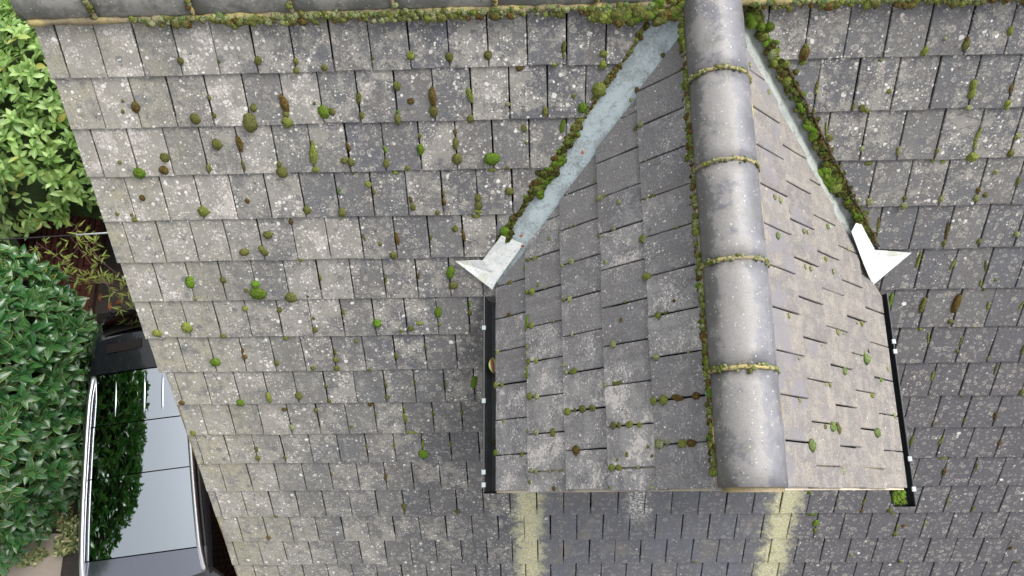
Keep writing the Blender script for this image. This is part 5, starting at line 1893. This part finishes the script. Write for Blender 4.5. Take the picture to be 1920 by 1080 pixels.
# cabin shell: belt outline to roof outline
def outline(kind):
    pts = []
    if kind == 0:
        pr = [(-1.78, 0.66), (-1.62, 0.78), (-1.0, 0.845), (0.0, 0.86), (1.0, 0.85), (1.5, 0.80), (1.86, 0.70)]
        z = lambda u, v: 1.055
    elif kind == 1:
        pr = [(-1.58, 0.56), (-1.40, 0.66), (-0.95, 0.71), (0.0, 0.74), (0.72, 0.73), (1.05, 0.69), (1.36, 0.60)]
        z = lambda u, v: 1.42
    else:
        pr = [(-1.40, 0.42), (-1.30, 0.475), (-0.95, 0.515), (0.0, 0.575), (0.70, 0.607), (0.93, 0.612), (1.00, 0.56)]
        z = lambda u, v: rz(u, v) - 0.022
    right = [(w_, v_, z(w_, v_)) for v_, w_ in pr]
    return right + [(-x, y_, zz) for x, y_, zz in reversed(right)]
o0, o1, o2 = outline(0), outline(1), outline(2)
n_ = len(o0)
g = Geo().add(o0 + o1 + o2, [tuple((b * n_ + k, b * n_ + (k + 1) % n_, (b + 1) * n_ + (k + 1) % n_, (b + 1) * n_ + k)) for b in (0, 1) for k in range(n_)] + [list(range(2 * n_, 3 * n_))])
g.build('cabin', MAT_PAINT, car, True)
def between(ka, kb, fa, fb, za, zb, name, mat, out=0.006):
    """window panel laid on the cabin side between outline vertices"""
    for sgn in (1, -1):
        def pt(k, f, lvl):
            i = int(k); fr = k - i
            rows_ = [Vector(o0[i]).lerp(Vector(o0[min(i + 1, 6)]), fr), Vector(o1[i]).lerp(Vector(o1[min(i + 1, 6)]), fr), Vector(o2[i]).lerp(Vector(o2[min(i + 1, 6)]), fr)]
            p = rows_[0].lerp(rows_[1], lvl) if lvl <= 1 else rows_[1].lerp(rows_[2], lvl - 1)
            p = p + Vector((out, 0, 0.002)); return (p.x * sgn, p.y, p.z)
        vs = []
        for lv in (za, 1.0, zb):
            for i in range(7):
                vs.append(pt(ka + (kb - ka) * i / 6, 0, lv))
        mesh_obj(name, vs, grid_faces(3, 7), mat, car, True)
between(1.2, 2.45, 0, 0, 0.12, 1.72, 'side_window', MAT_CARGLASS)
between(2.55, 3.45, 0, 0, 0.10, 1.76, 'side_window', MAT_CARGLASS)
between(3.55, 5.0, 0, 0, 0.10, 1.76, 'side_window', MAT_CARGLASS)
def screen(name, k, mat, span=0.93, lv=(0.06, 1.0, 1.9), bulge=0.05, dirv=1):
    vs = []
    for l_ in lv:
        a = Vector(o0[k]).lerp(Vector(o1[k]), l_) if l_ <= 1 else Vector(o1[k]).lerp(Vector(o2[k]), l_ - 1)
        for i in range(9):
            f = -1 + 2 * i / 8
            vs.append((a.x * span * f, a.y + dirv * (bulge * (1 - f * f) + 0.006), a.z + 0.006))
    return mesh_obj(name, vs, grid_faces(3, 9), mat, car, True)
screen('windscreen', 6, MAT_SCREEN)
screen('rear_window', 0, MAT_CARGLASS, dirv=-1)
# roof skin
patch('roof_header', 0.765, 0.985, MAT_HEAD, lift=0.0, bow1=0.07, bow0=0.0, grow=0.03)
patch('glass_panel', 0.012, 0.753, MAT_ROOFGLASS, lift=0.004, grow=-0.008)
patch('glass_panel', -0.488, 0.000, MAT_ROOFGLASS, lift=0.004, grow=-0.008)
rp_ = patch('rear_roof_panel', -1.005, -0.500, MAT_ROOFGLASS, lift=0.002, grow=-0.008)
for u0 in (-0.235, -0.055, 0.235):
    vs = []; nn = 14
    for i in range(nn):
        v = -0.93 + 0.36 * i / (nn - 1); k = max(0.0, math.sin(math.pi * i / (nn - 1))) ** 0.5
        for d_, h_ in ((-0.014, -0.002), (-0.004, 0.004), (0.004, 0.004), (0.014, -0.002)):
            vs.append((u0 + d_ * (0.4 + 0.6 * k), v, rz(u0, v) + 0.002 + h_ * k))
    mesh_obj('rib', vs, [tuple(reversed(q)) for q in grid_faces(nn, 4)], MAT_ROOFGLASS, rp_, True)
for sgn in (-1, 1):      # painted strips between glass and rail
    patch('roof_edge', -1.02, 0.76, MAT_HEAD if False else MAT_PAINT, lift=-0.002, ua=sgn * 0.99, ub=sgn * 1.13, nu=4) if sgn > 0 else patch('roof_edge', -1.02, 0.76, MAT_PAINT, lift=-0.002, ua=-1.13, ub=-0.99, nu=4)
sp = patch('rear_spoiler', -1.36, -1.02, MAT_PAINT, lift=0.004, bow0=-0.05, bow1=0.0, grow=0.0, th=0.035)
mesh_obj('brake_light', [(-0.02, -1.34, rz(0, -1.34) + 0.012), (0.34, -1.31, rz(.2, -1.31) + 0.012), (0.34, -1.22, rz(.2, -1.22) + 0.012), (-0.02, -1.24, rz(0, -1.24) + 0.012)], [(0, 1, 2, 3)], MAT_REDL, sp)
# rails
for sgn in (-1, 1):
    pts = []; rad = []
    for i in range(33):
        f = i / 32; v = -1.0 + 1.98 * f
        u = sgn * (rhw(v) + 0.022 + (0.03 * max(0, f - 0.82) ** 2 * 30 * 0.3))
        lift = 0.034 * min(1, 9 * f, 9 * (1 - f))
        pts.append((u, v, rz(abs(u), v) + lift - 0.002)); rad.append(0.028)
    rl_ = Geo().tube(pts, rad, 10).build('roof_rail', MAT_CHROME, car, True)
# wheels
def wheel(u, v):
    s = 1 if u > 0 else -1
    t_ = Geo(); n = 28; prof = [(0.235, -0.11), (0.33, -0.115), (0.355, -0.08), (0.355, 0.08), (0.33, 0.115), (0.235, 0.11)]
    vs = [(u + dx, v + math.cos(a) * r_, 0.355 + math.sin(a) * r_) for a in [2 * math.pi * k / n for k in range(n)] for r_, dx in prof]
    m_ = len(prof)
    t_.add(vs, [(k * m_ + i, k * m_ + i + 1, ((k + 1) % n) * m_ + i + 1, ((k + 1) % n) * m_ + i) for k in range(n) for i in range(m_ - 1)])
    w_ = Geo().tube([(u + s * 0.02, v, 0.355), (u + s * 0.09, v, 0.355)], 0.06, 14).build('wheel', MAT_RIM, car)
    t_.build('tyre', MAT_RUBBER, w_, True)
    rim = Geo().tube([(u + s * 0.02, v, 0.355), (u + s * 0.03, v, 0.355)], 0.236, 28)
    for k in range(5):
        a = 2 * math.pi * k / 5
        rim.box((u + s * 0.06, v + math.cos(a) * 0.14, 0.355 + math.sin(a) * 0.14), (0.04, 0.05, 0.2), Matrix.Rotation(a - math.pi / 2, 3, 'X'))
    rim.build('rim', MAT_RIM, w_)
for u in (-0.83, 0.83):
    for v in (-1.0, 1.75): wheel(u, v)
for sgn in (-1, 1):
    mr = Geo(); vs, fs = DOMES[0]
    mr.add([(sgn * 1.03 + v.x * 0.11, 1.18 + v.y * 0.06, 1.06 + v.z * 0.10) for v in vs], fs).box((sgn * 0.92, 1.18, 1.07), (0.12, 0.05, 0.04)).build('wing_mirror', MAT_PAINT, car, True)
    Geo().box((sgn * 0.60, 2.60, 0.76), (0.30, 0.10, 0.13)).build('headlight', MAT_LAMP, car)
    Geo().box((sgn * 0.72, -1.80, 0.92), (0.16, 0.10, 0.22)).build('tail_light', MAT_REDL, car)
    for v0 in (-0.35, 0.62):
        Geo().box((sgn * 0.932, v0 - 0.08, 0.90), (0.02, 0.2, 0.03)).build('door_handle', MAT_PAINT, car)
